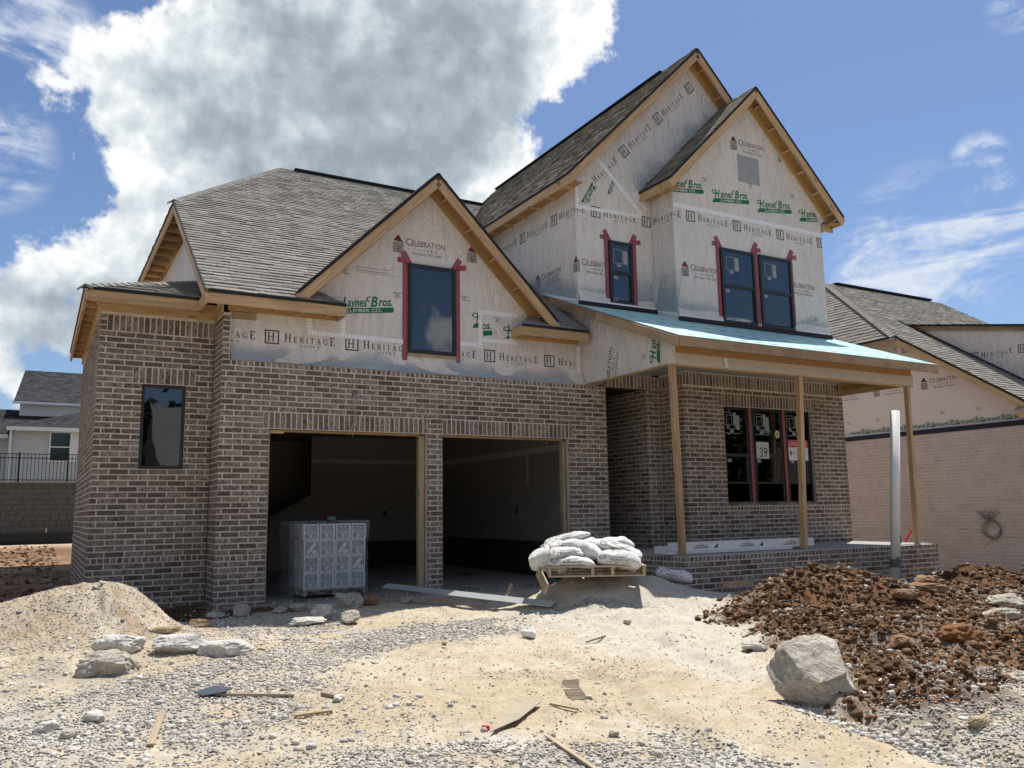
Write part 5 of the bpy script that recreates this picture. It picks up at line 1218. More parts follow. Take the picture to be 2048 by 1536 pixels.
scatter('gravel', x, y, (.0062+.0075*R_.uniform(0, 1, len(x))**2)*(.85+.5*(g > .5))*(.75+.045*r), R_.uniform(0, 1, len(x)), PEB)
x, y, r = pts(9000, 3.2, 15, .9); k = (R_.uniform(0, 1, len(x)) < .10+.5*zone('gravel', x, y)+.3*(x < 0)+.5*zone('clay', x, y)) & ok(x, y) & (zone('sand', x, y) < .5); x, y = x[k], y[k]
scatter('gravel', x, y, .014+.022*R_.uniform(0, 1, len(x))**3, R_.uniform(.2, 1, len(x)), PEB, 'ico')
a = R_.uniform(0, 1, 190000); x = 1.8+a*13.5; y = R_.uniform(-8.6, -2.9, len(a)); c = zone('clay', x, y, .35); rr = np.hypot(x-CAM.x, y-CAM.y)
k = (R_.uniform(0, 1, len(x)) < c*.8*np.clip(9/rr, .3, 1)**1.3) & ok(x, y); x, y, rr = x[k], y[k], rr[k]
sz = (.0045+.034*R_.uniform(0, 1, len(x))**5.5)*(.7+.05*rr); tn = np.clip(R_.normal(.42, .22, len(x)), 0, 1); tn = np.where(R_.uniform(0, 1, len(x)) < .06+.22*(fbm(x, y, 1.2, 3, 95) > .54)*(sz < .014), R_.uniform(.86, 1, len(x)), tn); tn = np.where(zone('red', x, y) > .5, np.clip(tn+.25, 0, .8), tn)
scatter('clay_clods', x, y, sz, tn, CLOD, 'ico', .75, .12)
x = R_.uniform(-2.2, .6, 2500); y = R_.uniform(-.9, .6, 2500); k = (zone('dark', x, y) > .4) & ok(x, y); scatter('clay_clods', x[k], y[k], .01+.02*R_.uniform(0, 1, k.sum())**2, R_.uniform(0, .4, k.sum()), CLOD, 'ico', .85)
x, y, r = pts(4000, 4, 13, 1); k = (zone('sand', x, y) > .5) & ok(x, y); scatter('sand_lumps', x[k], y[k], .006+.014*R_.uniform(0, 1, k.sum())**2.5, R_.uniform(.7, .92, k.sum()), PEB, 'ico', .8)
x, y, r = pts(5200, 3.2, 12, 1); k = ok(x, y) & (zone('clay', x, y) < .4); x, y = x[k], y[k]
scatter('debris_chips', x, y, .005+.006*R_.uniform(0, 1, len(x)), R_.uniform(0, .5, len(x)), CLOD, 'oct', .35, .4)
x = R_.uniform(3.6, 9.5, 1500); y = R_.uniform(-8.2, -3.6, 1500); k = (zone('clay', x, y) > .6) & (R_.uniform(0, 1, 1500) < .5) & ok(x, y); x, y = x[k], y[k]
scatter('clay_clods', x, y, .022+.05*R_.uniform(0, 1, len(x))**2.2, R_.uniform(.1, .75, len(x)), CLOD, 'ico', .8, .1)
x = R_.uniform(-7, -2.3, 2600); y = R_.uniform(.5, 20, 2600); scatter('clay_clods', x, y, .012+.05*R_.uniform(0, 1, 2600)**3, R_.uniform(.2, .95, 2600), CLOD, 'ico', .7, .2)
t_ = R_.uniform(0, 1, 900); x = 1.93-.04*np.sin(t_)+.15*(t_*-1.6)+R_.normal(0, .05, 900); y = -7.6-1.9*t_; k = ok(x, y)
scatter('gravel', x[k]+.03, y[k], .008+.02*R_.uniform(0, 1, k.sum())**2, R_.uniform(.1, 1, k.sum()), PEB, 'ico')
# dust-grey grit spilt under the pallet
x = R_.normal(3.17, .30, 1500); y = -3.55-(x-3.17)*.55+R_.normal(0, .07, 1500); scatter('gravel', x, y, R_.uniform(.006, .011, 1500), R_.uniform(0, .45, 1500), PEB)

# ---- single rocks
def rock(name, x, y, size, m_, label, cat='rock', seed=1, rz=0., sink=.15, group=None, sub=3, rough=.16, z=None, tilt=0., chops=7):
    import bmesh
    bm = bmesh.new(); bmesh.ops.create_icosphere(bm, subdivisions=sub+1, radius=1); r_ = random.Random(seed)
    cuts = [(Vector((r_.gauss(0, 1), r_.gauss(0, 1), r_.gauss(0, .8))).normalized(), r_.uniform(.62, .88)) for _ in range(chops)]+[(Vector((0, 0, 1)), .75)]
    co = np.array([v_.co[:] for v_ in bm.verts]); 
    for n_, d_ in cuts:
        nn = np.array(n_); t_ = co@nn; over = np.maximum(t_-d_, 0); co = co-nn*over[:, None]*.97
    o1 = fbm(co[:, 0]*1.0+seed*7, co[:, 1]+co[:, 2]*1.7+seed, 2.2, 4, seed)-.5; o2 = fbm(co[:, 0]+co[:, 2]*2.3, co[:, 1]*1.3-co[:, 2]+seed, 6, 3, seed+5)-.5
    co = co*(1+o1*rough*2.2+o2*rough)[:, None]; co = co*np.array(size)/2
    for v_, c in zip(bm.verts, co): v_.co = c
    me = bpy.data.meshes.new(name); bm.to_mesh(me); bm.free(); me.materials.append(m_)
    z0 = gz(x, y) if z is None else z
    o = bpy.data.objects.new(name, me); COL.objects.link(o); o.location = (x, y, z0+size[2]*(.5-sink)); o.rotation_euler = (tilt, tilt*.4, rz)
    return tag(o, label, cat, group)
rock('boulder', 2.20, -7.72, (.66, .80, .46), ROCKG, 'large grey limestone boulder at the left foot of the brown dirt pile', 'boulder', 3, -.95, .28, rough=.10, sub=4, tilt=.62, chops=15)
rock('rock', -2.25, -4.0, (.62, .36, .30), ROCKG, 'rough grey rock with a shadowed hollow at the foot of the gravel mound', 'rock', 5, -.3, .3, rough=.2)
rock('rock', -2.12, -3.30, (.46, .34, .26), ROCKW, 'chalky white rock just behind the rough grey rock', 'rock', 8, .2, .25)
rock('rock', -1.62, -3.50, (.62, .34, .22), ROCKW, 'long chalky white rock beside the tan crusted one', 'rock', 12, -.25, .2)
rock('rock', -1.22, -3.72, (.56, .30, .20), ROCKW, 'flat cream crusted rock at the right end of the white rocks', 'rock', 15, -.1, .25)
rock('stone_slab', -1.62, -2.42, (.34, .16, .09), ROCKT, 'flat tan sandstone slab in front of the mound', 'stone', 21, -.28, .05, chops=3)
rock('stone_slab', -1.12, -1.55, (.26, .16, .12), ROCKT, 'chunky tan stone behind the flat slab', 'stone', 23, -.4, .1, chops=5)
rock('rock', -.80, -.75, (.24, .16, .10), ROCKW, 'low pale stone beside the brick pier', 'rock', 25, 0, .15)
rock('rock', -.50, -.90, (.24, .17, .20), ROCKG, 'pointed pale stone in front of the brick pier', 'rock', 27, .4, .1)
for i, (x, y, sx, sy_, sz_, m_, lb) in enumerate(((.02, -2.05, .46, .26, .13, ROCKW, 'low broken concrete lump left in the rubble row'), (.30, -1.75, .34, .26, .24, ROCKW, 'tall whitish concrete chunk in the middle of the rubble row'), (.52, -2.15, .40, .24, .20, ROCKG, 'tilted grey concrete chunk at the right of the rubble row'), (.28, -.72, .30, .2, .12, ROCKG, 'small shaded concrete chunk left of the carton pallet front'), (.95, -.85, .42, .30, .26, ROCKG, 'big grey rubble lump under the slab edge'), (1.30, -.75, .28, .22, .18, ROCKR, 'reddish rubble piece leaning on the slab edge'), (.05, -.70, .34, .18, .10, ROCKG, 'flat rubble crust below the carton pallet'), (1.75, -.95, .22, .16, .12, ROCKG, 'small rubble piece under the metal strip'), (2.95, -1.35, .50, .3, .16, ROCKG, 'crusted concrete spill left of the sand heap'), (.62, -3.72, .16, .08, .03, ROCKG, 'thin grey stone flake on the gravel'), (.9, -4.05, .07, .06, .05, ROCKT, 'lone brown stone on the tan dirt'))):
    rock('concrete_rubble' if i < 9 else 'rock', x, y, (sx, sy_, sz_), m_, lb, 'rubble' if i < 9 else 'rock', 40+i, i*.7, .15, rough=.2)
for i, (x, y, sx, sy_, sz_, m_, rz, lb) in enumerate(((7.05, -5.35, .62, .26, .16, ROCKR, -.5, 'long tan rock lying on the crest right of the pipe'), (6.25, -5.6, .40, .22, .16, ROCKR, -.7, 'slanting reddish rock on the right flank of the dirt pile'), (7.55, -5.0, .60, .42, .28, ROCKR, .1, 'orange clay block on the far side of the dirt pile'), (6.25, -6.75, .50, .3, .18, ROCKG, -.2, 'grey streaked rock half buried at the right of the pile'), (7.1, -6.3, .7, .34, .22, ROCKG, .1, 'wide streaked grey rock at the far right of the dirt'), (3.72, -7.35, .26, .16, .14, ROCKR, .3, 'angular tan rock right of the boulder on the dirt'), (4.55, -7.35, .50, .34, .26, mat('red clay rock', rockf((.20, .085, .03), (.28, .13, .05), (.16, .07, .03))), .2, 'big rust red clay lump low on the right of the pile'), (2.15, -9.0, .14, .10, .08, ROCKT, 0, 'round tan stone in the edge of the gravel bank'), (11.3, -2.75, .9, .4, .3, ROCKG, .2, 'grey broken concrete mass at the far corner of the porch'), (12.1, -3.9, .5, .4, .35, ROCKR, .4, 'dark red clay lump before the mauve wall'), (3.2, -6.15, .24, .12, .10, ROCKW, -.8, 'pale rough stone in the sand spill'), (5.0, -5.9, .24, .16, .14, ROCKR, .5, 'brown angular rock in the middle of the dirt pile'), (4.55, -5.35, .16, .12, .10, ROCKG, .5, 'small grey rock at the left of the dirt pile'))):
    rock('rock', x, y, (sx, sy_, sz_), m_, lb, 'rock', 60+i, rz, .22, rough=.18)
for i, (x, y, s_, lb) in enumerate(((-2.75, -5.65, .13, 'grey stone at the lower left among the gravel'), (-2.62, -5.9, .11, 'smaller dark stone at the lower left'), (-2.45, -5.55, .14, 'tallest stone of the lower left cluster'), (-1.9, -4.85, .07, 'olive brown stone on the left gravel'), (-.85, -5.95, .09, 'flat stone at the edge of the tan dirt'), (.35, -7.75, .06, 'grey stone in the lower middle'), (-1.35, -7.0, .06, 'small stone at the bottom left of the dirt'), (3.05, -4.35, .10, 'curled grey chip on the sand'), (.75, -6.9, .05, 'small dark stone near the tyre track'))):
    rock('rock', x, y, (s_*1.3, s_, s_*.7), ROCKG if i % 2 else ROCKW, lb, 'rock', 90+i, i, .2, sub=2)

# ---- pallet with cement bags on the sand heap
rzp = math.radians(-30); ax, ay = Vector((math.cos(rzp), math.sin(rzp), 0)), Vector((-math.sin(rzp), math.cos(rzp), 0))
PO = Vector((2.74, -3.16, .372))     # front left bottom corner
PL = empty('pallet', PO, 'weathered timber pallet under the white bags on the sand heap', 'pallet', rz=rzp)
def pbx(nm, u0, u1, v0, v1, z0, z1, m_=WOODG):
    L_ = max(u1-u0, v1-v0); b = MB(); b.box((0, 0, 0), (u1-u0, v1-v0, z1-z0)) if u1-u0 >= v1-v0 else b.box((0, -(u1-u0), 0), (v1-v0, 0, z1-z0))
    mw = PL.matrix_basis @ Matrix.Translation((u0, v0, z0)) @ (Matrix.Rotation(math.pi/2, 4, 'Z') if u1-u0 < v1-v0 else Matrix.Identity(4)); return b.build(nm, m_, PL, mw=mw)
bpy.context.view_layer.update()
for i in range(7): pbx('deck_board', -.01, 1.23, i*.157, i*.157+.11, .115, .135)
for u in (0, .54, .79, 1.185): pbx('stringer', u, u+.038, 0, 1.04, .02, .115)
for i in (0, 3, 6): pbx('bottom_board', 0, 1.22, i*.157, i*.157+.10, 0, .02)
board('scrap_board', (2.55, -3.42, .26), (2.78, -2.85, .44), .13, .02, (.3, 0, 1), WOODG, PL)
def bag(name, u, v_, z, Ls, Ws, Hs, rot, tilt, seed, label, roll=0., txt_=True, group='white cement bags heaped on the pallet', mw=None, cat='bag'):
    import bmesh
    bm = bmesh.new(); bmesh.ops.create_cube(bm, size=2); bmesh.ops.subdivide_edges(bm, edges=bm.edges, cuts=11, use_grid_fill=True)
    co = np.array([q.co[:] for q in bm.verts]); x, y, zz = co.T; r_ = random.Random(seed)
    px_ = 1-np.abs(x)**6; py_ = 1-np.abs(y)**5
    z = z*1.0; prof = np.clip(1-np.abs(x)**9, .32, 1)**.55*np.clip(1-np.abs(y)**7, .30, 1)**.5
    z2 = zz*prof; x2 = x*(1-.05*(np.abs(zz)**2)); y2 = y*(1-.08*zz**2)*(1-.05*np.abs(x)**4)
    nz = (fbm(x*1.2+seed*3, y*1.2+zz, 1.6, 4, seed)-.5); fold = np.abs(fbm(x*2+seed, y*2+zz*2, 2.5, 3, seed+3)-.5)
    sag = r_.uniform(-.7, -.2)*x*x*(1+.5*x)+r_.uniform(-.5, -.1)*y*y+r_.uniform(-.15, .15)*x
    z2 = z2*(1+nz*.8)+fold*.6-.15+sag*.55+np.abs(fbm(x*3+seed, y*1.2, 3.5, 3, seed+9)-.5)*.5
    C_ = np.stack([x2*Ls/2*(1+nz*.05), y2*Ws/2*(1+nz*.08), z2*Hs/2], -1)
    for q, c in zip(bm.verts, C_): q.co = c
    bm.normal_update(); bv = BVHTree.FromBMesh(bm)
    me = bpy.data.meshes.new(name); bm.to_mesh(me); bm.free(); me.materials.append(BAG); me.polygons.foreach_set('use_smooth', [True]*len(me.polygons))
    M = mw or (PL.matrix_basis @ Matrix.Translation((u, v_, z)) @ Matrix.Rotation(rot, 4, 'Z') @ Matrix.Rotation(tilt, 4, 'Y') @ Matrix.Rotation(roll, 4, 'X'))
    o = bpy.data.objects.new(name, me); COL.objects.link(o); o.matrix_world = M; tag(o, label, cat, group)
    if txt_:
        pr = fit('BORAL N', -.11, -.045, .22, .045, 0)+fit('MASONRY CEMENT', -.16, -.085, .30, .018, 0)+arc(-.21, .02, .045, .045, 0, 350, .012, 3, 12)+arc(.0, .07, .10, .035, 200, 350, .010, 3)+rect(-.12, .05, -.06, .09, 1)
        for face in ('top', 'front'):
            mb = MB(); k_ = .75 if face == 'front' else 1
            for p_, m_ in pr:
                if face == 'front' and m_ == 1: continue
                q_ = []
                for a_, b_ in p_:
                    if face == 'top': h = bv.ray_cast(Vector((a_, b_, 1)), Vector((0, 0, -1)))
                    else: h = bv.ray_cast(Vector((a_, -1, b_*.55+.01)), Vector((0, 1, 0)))
                    if h[0] is None: q_ = None; break
                    q_.append(h[0]+h[1]*.0025)
                if q_: mb.poly(q_, 0., m_)
            if mb.f: t_ = mb.build('bag_print', PRM_LIST); t_.parent = o
    return o
BG = [(.30, .18, .19, .60, .36, .13, 0, .0, 1, 'flat printed bag at the front left of the pallet, lowest of its stack'), (.92, .20, .21, .56, .40, .20, -.12, .10, 2, 'plump printed bag at the front right of the pallet'),
      (.26, .62, .19, .58, .38, .13, .3, 0, 3, 'hidden lower bag behind the flat printed one'), (.90, .64, .20, .58, .38, .15, .1, 0, 4, 'lower bag at the back right of the pallet'),
      (.22, .25, .32, .46, .36, .14, .25, -.05, 5, 'crumpled bag over the flat one at the left'), (.50, .34, .37, .56, .34, .16, -.35, .28, 6, 'folded bag sloping down to the right in the middle'),
      (.20, .45, .42, .56, .36, .12, .12, -.12, 7, 'bag at the upper left of the heap below the raised one'), (.95, .34, .36, .60, .32, .12, -.20, .26, 8, 'long bag sloping to the right over the plump one'),
      (.92, .55, .44, .44, .34, .13, .1, 0, 9, 'plain bag on top at the right of the heap'), (.28, .62, .53, .60, .30, .09, .18, -.22, 10, 'bluish shaded bag raised highest at the left of the heap'), (.02, .35, .22, .40, .5, .24, 1.5, .3, 11, 'dusty bag slumping over the left end of the pallet'), (.62, .62, .42, .50, .34, .15, .5, .05, 12, 'wrinkled bag in the upper middle of the heap')]
for q_ in BG: bag('cement_bag', q_[0], q_[1], .165+(q_[2]-.165)*.84, q_[3]*.98, q_[4], q_[5]*1.02, *q_[6:9], q_[9], txt_=q_[8] not in (4, 3, 9, 11, 12, 6))
fb = Matrix.Translation((5.02, -2.86, gz(5.02, -2.86)+.11)) @ Matrix.Rotation(-.7, 4, 'Z') @ Matrix.Rotation(.18, 4, 'Y')
bag('cement_bag', 0, 0, 0, .52, .32, .15, 0, 0, 20, 'white cement bag lying alone on the sand by the porch corner', group=None, mw=fb)

# ---- carton stack in the garage
TP = empty('pallet', (1.1, .6, 0), 'dark low pallet under the film wrapped cartons in the garage', 'pallet')
for i in range(6): board('deck_board', (.62, .33+i*.16, .085), (1.62, .33+i*.16, .085), .10, .018, (0, 1, 0), WOODO, TP)
for x in (.66, 1.1, 1.56): board('stringer', (x, .28, .035), (x, 1.2, .035), .075, .04, (0, 0, 1), WOODO, TP)
BXW, BXH = .236, .236; k = 0; cb = None
rows = ('bottom row', 'second row', 'third row', 'top row'); cols = ('far left', 'centre left', 'centre right', 'far right')
for i in range(4):
    for j in range(4):
        x0 = .63+j*(BXW+.004)+(.012 if i == 3 else 0)*(j-1.5)/2+rnd.uniform(-.003, .003); z0 = .10+i*(BXH+.003); y0 = .30+rnd.uniform(-.006, .006)
        c = empty('carton', (x0, y0, z0), f'white printed carton, {cols[j]} of the {rows[i]} in the wrapped stack', 'carton', 'cartons stacked in the garage')
        if cb is None:
            b = MB(); b.box((0, 0, 0), (BXW-.004, .42, BXH-.002)); bo = b.build('box', CARD); cb = bo.data; bpy.data.objects.remove(bo)
        o = bpy.data.objects.new('box', cb); COL.objects.link(o); o.parent = c
        fr = Fr((x0, y0, z0), (1, 0, 0), (0, -1, 0)); alt = (i, j) in ((2, 0), (2, 2), (1, 3))
        if alt: P_ = rect(.02, .02, .215, .215, 0)+seg(.05, .04, .17, .19, .05, 4)+rect(.12, .03, .20, .09, 4)
        else: P_ = rect(.02, .115, .205, .215, 0)+rect(.02, .02, .205, .10, 0)+fit('BRICK', .06, .165, .11, .03, 4)+rect(.03, .135, .19, .142, 4)+rect(.085, .03, .125, .085, 4)+sum([rect(.14+k_*.012, .03, .144+k_*.012, .09, 4) for k_ in range(5)], [])
        P_ = [q for q in P_]
        s_ = stamp(fr, P_, 0, 0, d=.001, mats=[CARDP, CARDP, CARDP, CARDP, CARD], name='box_print'); s_.parent = c; s_.location = -Vector((x0, y0, z0))
for i in range(4):     # second rank behind, seen only at the side
    for j in (0, 3):
        x0 = .63+j*(BXW+.004); z0 = .10+i*(BXH+.003); b = MB(); b.box((x0, .75, z0), (x0+BXW-.004, 1.17, z0+BXH-.002))
        tag(b.build('carton', CARD), f'plain rear carton, {cols[j]} of the {rows[i]} behind the printed ones', 'carton', 'cartons stacked in the garage')
def film():
    n, mrow = 90, 16; V = []; F_ = []
    for j in range(mrow+1):
        t_ = j/mrow; z = .02+t_*1.06
        for i in range(n):
            a = 2*math.pi*i/n; cx, cy = math.cos(a), math.sin(a); k_ = 1/max(abs(cx)**6+abs(cy)**6, 1e-9)**(1/6)
            bul = .015+.03*vn(np.array([a*3.]), np.array([t_*4.]), 5)[0]
            ox = .52+bul; oy = .48+bul
            if cx < 0: ox += (.05+.10*(1-abs(t_-.85)*1.5 if t_ > .3 else .1)+.16*max(0, 1-t_*3))*abs(cx)
            elif t_ > .7: ox += .05*cx
            V.append((1.105+cx*k_*ox, .735+cy*k_*oy-(.05*max(0, 1-t_*4)), z+.02*math.sin(i*1.7)*(t_ > .95)))
    for j in range(mrow):
        for i in range(n): F_.append((j*n+i, j*n+(i+1) % n, (j+1)*n+(i+1) % n, (j+1)*n+i))
    V.append((1.1, .7, 1.10)); c = len(V)-1
    for i in range(n): F_.append((mrow*n+i, mrow*n+(i+1) % n, c))
    me = bpy.data.meshes.new('stretch_film'); me.from_pydata(V, [], F_); me.materials.append(FILM); me.polygons.foreach_set('use_smooth', [True]*len(F_)); return link('stretch_film', me)
tag(film(), 'clear wrinkled plastic film round the carton stack', 'plastic film')
rock('crumpled_paper', 1.12, .55, (.16, .12, .07), plain('faded green paper', (.16, .28, .19), .8), 'crumpled green paper on top of the wrapped cartons', 'paper', 33, 0, 0, z=1.09, sub=2, rough=.5)
rock('debris', 4.4, 2.6, (.4, .2, .09), plain('grey rag', (.10, .09, .08), .9), 'dark crumpled rag on the garage floor', 'rag', 34, 0, 0, z=.0, sub=2, rough=.5)
rock('debris', 3.35, .35, (.14, .08, .05), plain('pale scrap', (.3, .28, .25), .9), 'small pale scrap near the middle pier', 'scrap', 35, 0, 0, z=-.04, sub=2, rough=.5)

# ---- metal strip leaning off the slab
b = MB(); p0, p1 = Vector((1.69, -.33, .15)), Vector((2.80, -3.22, .055)); x_ = (p1-p0).normalized(); y_ = Vector((0, 0, 1)).cross(x_).normalized()
def pp(k_, s_, h): return p0.lerp(p1, k_)+y_*s_+Vector((0, 0, h))
b.hexa([pp(0, -.10, -.03), pp(1, -.10, -.03), pp(1, .03, .02), pp(0, .03, .02), pp(0, -.10, -.026), pp(1, -.10, -.026), pp(1, .03, .024), pp(0, .03, .024)])
b.hexa([pp(0, .03, .02), pp(1, .03, .02), pp(1, .075, -.03), pp(0, .075, -.03), pp(0, .03, .024), pp(1, .03, .024), pp(1, .079, -.028), pp(0, .079, -.028)])
tag(b.build('metal_strip', ALU), 'long pale folded metal strip leaning from the slab to the gravel', 'metal strip')
# ---- pvc pipe
PV = empty('pvc_pipe', (9.66, -3.02, -.2), 'upright white plastic pipe behind the dirt pile, before the porch', 'pipe')
b = MB(); tube(b, [(9.60, -3.0, -.25), (9.98, -3.0, 2.81)], .078, 20); o = b.build('pipe', PVC, PV, True)
b = MB(); tube(b, [(9.655, -3.0, .17), (9.672, -3.0, .30)], .088, 20); tube(b, [(9.56, -3.05, .20), (9.60, -3.12, .34)], .03, 8); b.build('strap', plain('steel strap', (.16, .17, .17), .4, .1, 5, .5, 0, .5), PV)
# ---- long cartons on the porch
for i, (x0, y0, x1, y1, z, w_, h, lb) in enumerate(((5.72, -2.02, 8.62, -2.12, .61, .24, .13, 'long white printed carton, topmost on the porch floor'), (5.58, -1.86, 7.9, -1.78, .565, .22, .11, 'long white carton behind the topmost one on the porch'), (5.50, -2.12, 8.1, -2.14, .525, .20, .035, 'thin blue white sleeve under the long cartons'))):
    o = board('long_carton', (x0, y0, z), (x1, y1, z), h, w_, (0, 0, 1), CARD); tag(o, lb, 'carton', 'long cartons lying on the porch')
    if h > .1:
        A_ = Vector((x0, y0, z)); d_ = Vector((x1-x0, y1-y0, 0)).normalized(); fr = Fr(A_+d_.cross(Vector((0, 0, 1)))*(w_/2), d_, d_.cross(Vector((0, 0, 1))))
        P_ = []
        for k_ in range(3): P_ += rect(.30+k_*.95, -.03, .62+k_*.95, -.018, 3)+rect(.34+k_*.95, -.01, .60+k_*.95, -.001, 3)+rect(.34+k_*.95, .01, .60+k_*.95, .018, 3)+[([(.72+k_*.95, -.03), (.80+k_*.95, -.03), (.80+k_*.95, .04)], 0)]+fit('TRIM', .42+k_*.95, .02, .10, .022, 0)
        bpy.context.view_layer.update(); s_ = stamp(fr, P_, 0, 0, d=.001, name='carton_print'); s_.parent = o; s_.matrix_parent_inverse = o.matrix_world.inverted()
board_ = board('timber_offcut', (5.85, -3.0, .10), (6.6, -2.75, .09), .06, .09, (0, 0, 1), WOOD); tag(board_, 'short pine offcut against the porch plinth by the sand', 'timber')
tag(board('broken_stick', (2.62, -2.25, .02), (2.86, -2.02, .20), .05, .035, (0, 0, 1), WOODG), 'broken dusty stick leaning left of the sand heap', 'stick')
# ---- signs in the porch window
b = MB(); fr = front(-.6015); F3 = front(-.606)
def sign(nm, u0, u1, v0, v1, m_, lb, cat, P_):
    e_ = MB(); e_.box((u0, -.608, v0), (u1, -.604, v1)); o = e_.build(nm, m_); tag(o, lb, cat); s_ = stamp(front(-.608), P_, 0, 0, d=.001, name='sign_lettering', mats=[PRB, RED, PRG, PRX, CARD]); s_.parent = o; return o
sign('number_sign', 9.085, 9.42, 2.12, 2.44, PAPER, 'pale green number sign 39 in the middle porch window', 'sign', fit('39', 9.17, 2.15, .20, .19, 0))
sign('availability_sign', 9.955, 10.50, 2.10, 2.50, CARD, 'red and white availability sign in the right porch window', 'sign', rect(9.96, 2.36, 10.495, 2.495, 1)+[([(a_, b_) for a_, b_ in t_], m_) for t_, m_ in fit('AVAILABLE', 9.98, 2.385, .49, .085, 4)]+fit('CELEBRATION', 10.08, 2.22, .36, .05, 1)+rect(9.99, 2.2, 10.05, 2.25, 3)+[([(9.98, 2.25), (10.06, 2.25), (10.02, 2.30)], 1)])
b = MB(); n_ = 24
for i in range(n_):
    A_, B_ = 2*math.pi*i/n_, 2*math.pi*(i+1)/n_
    P4 = [(9.66+.058*math.cos(A_)*r1, 2.60+.078*math.sin(A_)*r1) for r1 in (.4, 1)]; Q4 = [(9.66+.058*math.cos(B_)*r1, 2.60+.078*math.sin(B_)*r1) for r1 in (.4, 1)]
    b.hexa([(P4[0][0], -.62, P4[0][1]), (P4[1][0], -.62, P4[1][1]), (Q4[1][0], -.62, Q4[1][1]), (Q4[0][0], -.62, Q4[0][1]), (P4[0][0], -.606, P4[0][1]), (P4[1][0], -.606, P4[1][1]), (Q4[1][0], -.606, Q4[1][1]), (Q4[0][0], -.606, Q4[0][1])])
tag(b.build('tape_roll', YEL), 'pale roll of tape hanging in the middle porch window', 'tape roll')
for w_, u in ((w1, 8.30), (w2, 9.08), (w3, 9.96)):
    stamp(front(-.6), seg(0, 0, .19, 0, .01, 4)+seg(0, .24, .19, .24, .01, 4)+seg(0, 0, 0, .24, .01, 4)+seg(.19, 0, .19, .24, .01, 4)+rect(.23, .0, .30, .24, 4)+rect(.05, -.05, .12, -.02, 4), u, 2.74, parent=w_, d=.003, name='sticker', mats=[PRB, PRM, PRG, PRX, STK]); stamp(front(-.6), rect(0, 0, .40, .012, 4), u, 2.58, parent=w_, d=.003, name='sticker', mats=[PRB, PRM, PRG, PRX, STK])
# ---- small litter
def lath(nm, a, b_, w_, t_, lb, cat='lath', m_=WOODG, up=(0, 0, 1), lift=.015):
    a = Vector((*a, gz(*a)+lift)); b_ = Vector((*b_, gz(*b_)+lift)); d_ = (b_-a).normalized(); sd = d_.cross(Vector((0, 0, 1))); o = board(nm, a, b_, w_, t_, sd, m_); return tag(o, lb, cat)
lath('wood_lath', (-2.19, -6.42), (-2.02, -5.62), .045, .012, 'pale flat lath lying on the lower left gravel')
lath('wood_lath', (-.05, -7.60), (-.14, -8.30), .028, .012, 'thin grey stick at the bottom middle')
lath('wood_lath', (-1.62, -5.36), (-1.10, -5.66), .022, .02, 'straight pale stick beside the blue grey scrap')
lath('stick', (-1.28, -6.34), (-1.02, -6.35), .02, .015, 'short bent twig on the tan dirt', 'stick', WOODO)
lath('stick', (-.90, -5.72), (-.84, -5.90), .03, .025, 'stubby brown stick at the edge of the tan dirt', 'stick', WOODO)
lath('stick', (.38, -6.95), (.48, -7.16), .014, .012, 'thin twig by the cardboard wedge', 'stick', WOODO)
lath('stick', (2.1, -4.9), (2.45, -4.75), .02, .015, 'curved twig on the sand below the pallet', 'stick', WOODO)
p_ = [(-.33, -7.38), (.16, -6.83), (.33, -6.92), (-.05, -7.25)]; b = MB(); q_ = [Vector((a, b_, gz(a, b_)+.03)) for a, b_ in p_]; b.prism(q_[::-1], (0, 0, .006)); tag(b.build('cardboard_wedge', plain('dusty cardboard', (.40, .34, .26), .9)), 'dusty cardboard wedge lying beside the red cap', 'cardboard')
b = MB(); z = gz(-.29, -7.24); tube(b, [(-.29, -7.24, z+.004), (-.285, -7.235, z+.024)], .026, 14); tag(b.build('red_disc', RED, None, True), 'small red plastic cap on the tan dirt', 'cap')
b = MB(); z = gz(1.83, -4.19); tube(b, [(1.80, -4.13, z+.042), (1.86, -4.27, z+.038)], .040, 16); cu_ = b.build('paper_cup', PVC, None, True); tag(cu_, 'white crushed cup lying right of the grey gravel', 'cup')
b = MB(); z = gz(-1.6, -5.33); b.prism([(-1.76, -5.30, z+.03), (-1.60, -5.24, z+.05), (-1.48, -5.30, z+.03), (-1.55, -5.42, z+.03), (-1.72, -5.42, z+.02)], (0, 0, .008)); tag(b.build('plastic_scrap', plain('blue grey plastic scrap', (.07, .09, .11), .4)), 'blue grey plastic scrap at the end of the straight stick', 'scrap')
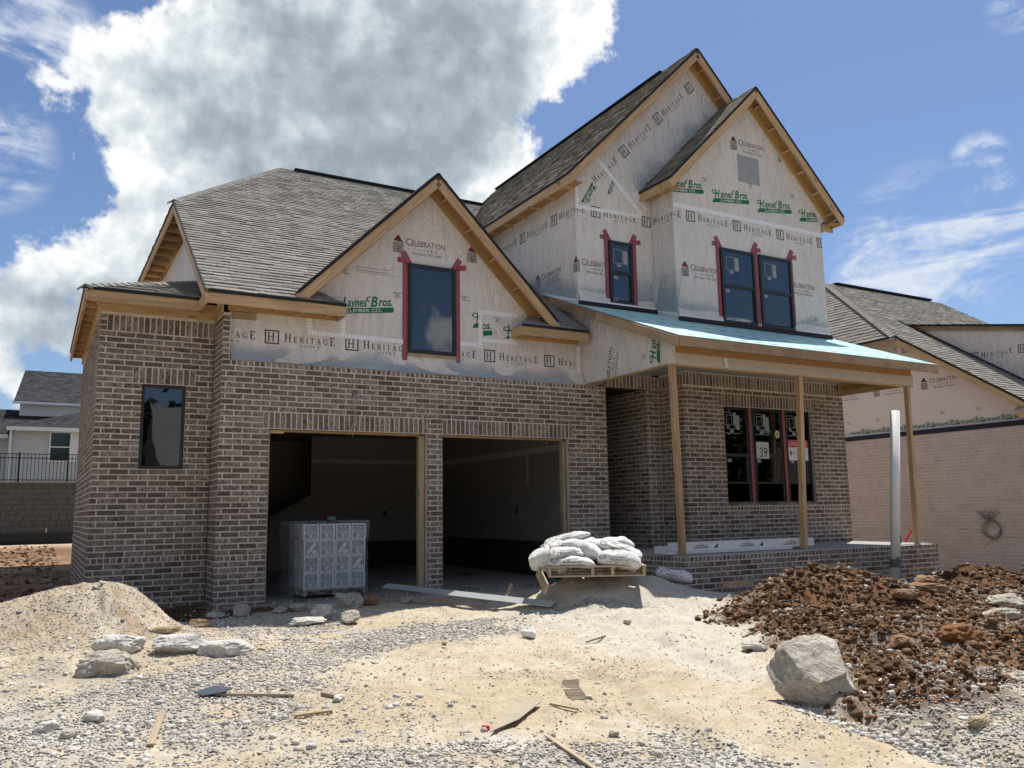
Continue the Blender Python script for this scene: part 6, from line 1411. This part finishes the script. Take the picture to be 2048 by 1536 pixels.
# tyre lugs pressed into the dirt
b = MB()
for k_ in range(20):
    t_ = k_/19; cx_ = 1.02-.42*t_+.10*t_*t_; cy_ = -6.25-.62*t_; z = gz(cx_, cy_)
    b.hexa([(cx_-.09, cy_-.006, z-.02), (cx_+.06, cy_-.04, z-.02), (cx_+.06, cy_-.028, z-.02), (cx_-.09, cy_+.006, z-.02), (cx_-.08, cy_-.003, z+.012), (cx_+.05, cy_-.036, z+.012), (cx_+.05, cy_-.032, z+.012), (cx_-.08, cy_+.003, z+.012)])
tag(b.build('tyre_track', plain('packed dust', (.50, .42, .31), .95)), kind='structure')
rm_ = board('marker_rod', (11.35, -2.0, .52), (11.50, -2.05, .72), .025, .025, (0, 1, 0), RED); tag(rm_, 'short red rod leaning at the right end of the porch', 'rod')
b = MB(); tube(b, [(11.05, -2.1, .5), (11.05, -2.1, .66)], .035, 10); tag(b.build('bottle', plain('dark plastic bottle', (.03, .03, .03), .4)), 'small dark bottle beside the right porch post', 'bottle')

# ================================================================ what stands across the street, behind the camera
for i, (x0, x1) in enumerate(((-22, -8), (4, 20))):
    OH = empty('street_house', ((x0+x1)/2, -42, 0), ('long brick house across the street to the west', 'brick house across the street to the east')[i], 'house')
    mbx('wall', BRICK, OH, ((x0, -52, -1), (x1, -42, 4.2)))
    b = MB(); b.prism([(x0-.5, -41.5, 4.2), (x0-.5, -52.5, 4.2), (x0-.5, -47, 8.6)], (x1-x0+1, 0, 0)); b.build('roof', SHING, OH)
    for k_ in range(4): mbx('window', GLASS, OH, ((x0+1+k_*(x1-x0-2)/4, -41.97, 1.2), (x0+2.2+k_*(x1-x0-2)/4, -41.95, 2.8)))
r_ = np.random.default_rng(9); n = 60000; a = r_.uniform(-1.9, 1.9, n)+math.pi+.3; rr = 62+r_.normal(0, 4, n); hh = 9+5*fbm(a*6, a*0, 1.5, 3, 4)
x = rr*np.sin(a); y = rr*np.cos(a); z = r_.uniform(0, 1, n)**.8*hh-1; sz = r_.uniform(.2, .55, n)
tag(scatter('wood', x, y, sz, r_.uniform(0, 1, n), LEAF, 'oct', 1., 0, zz=z), kind='stuff')
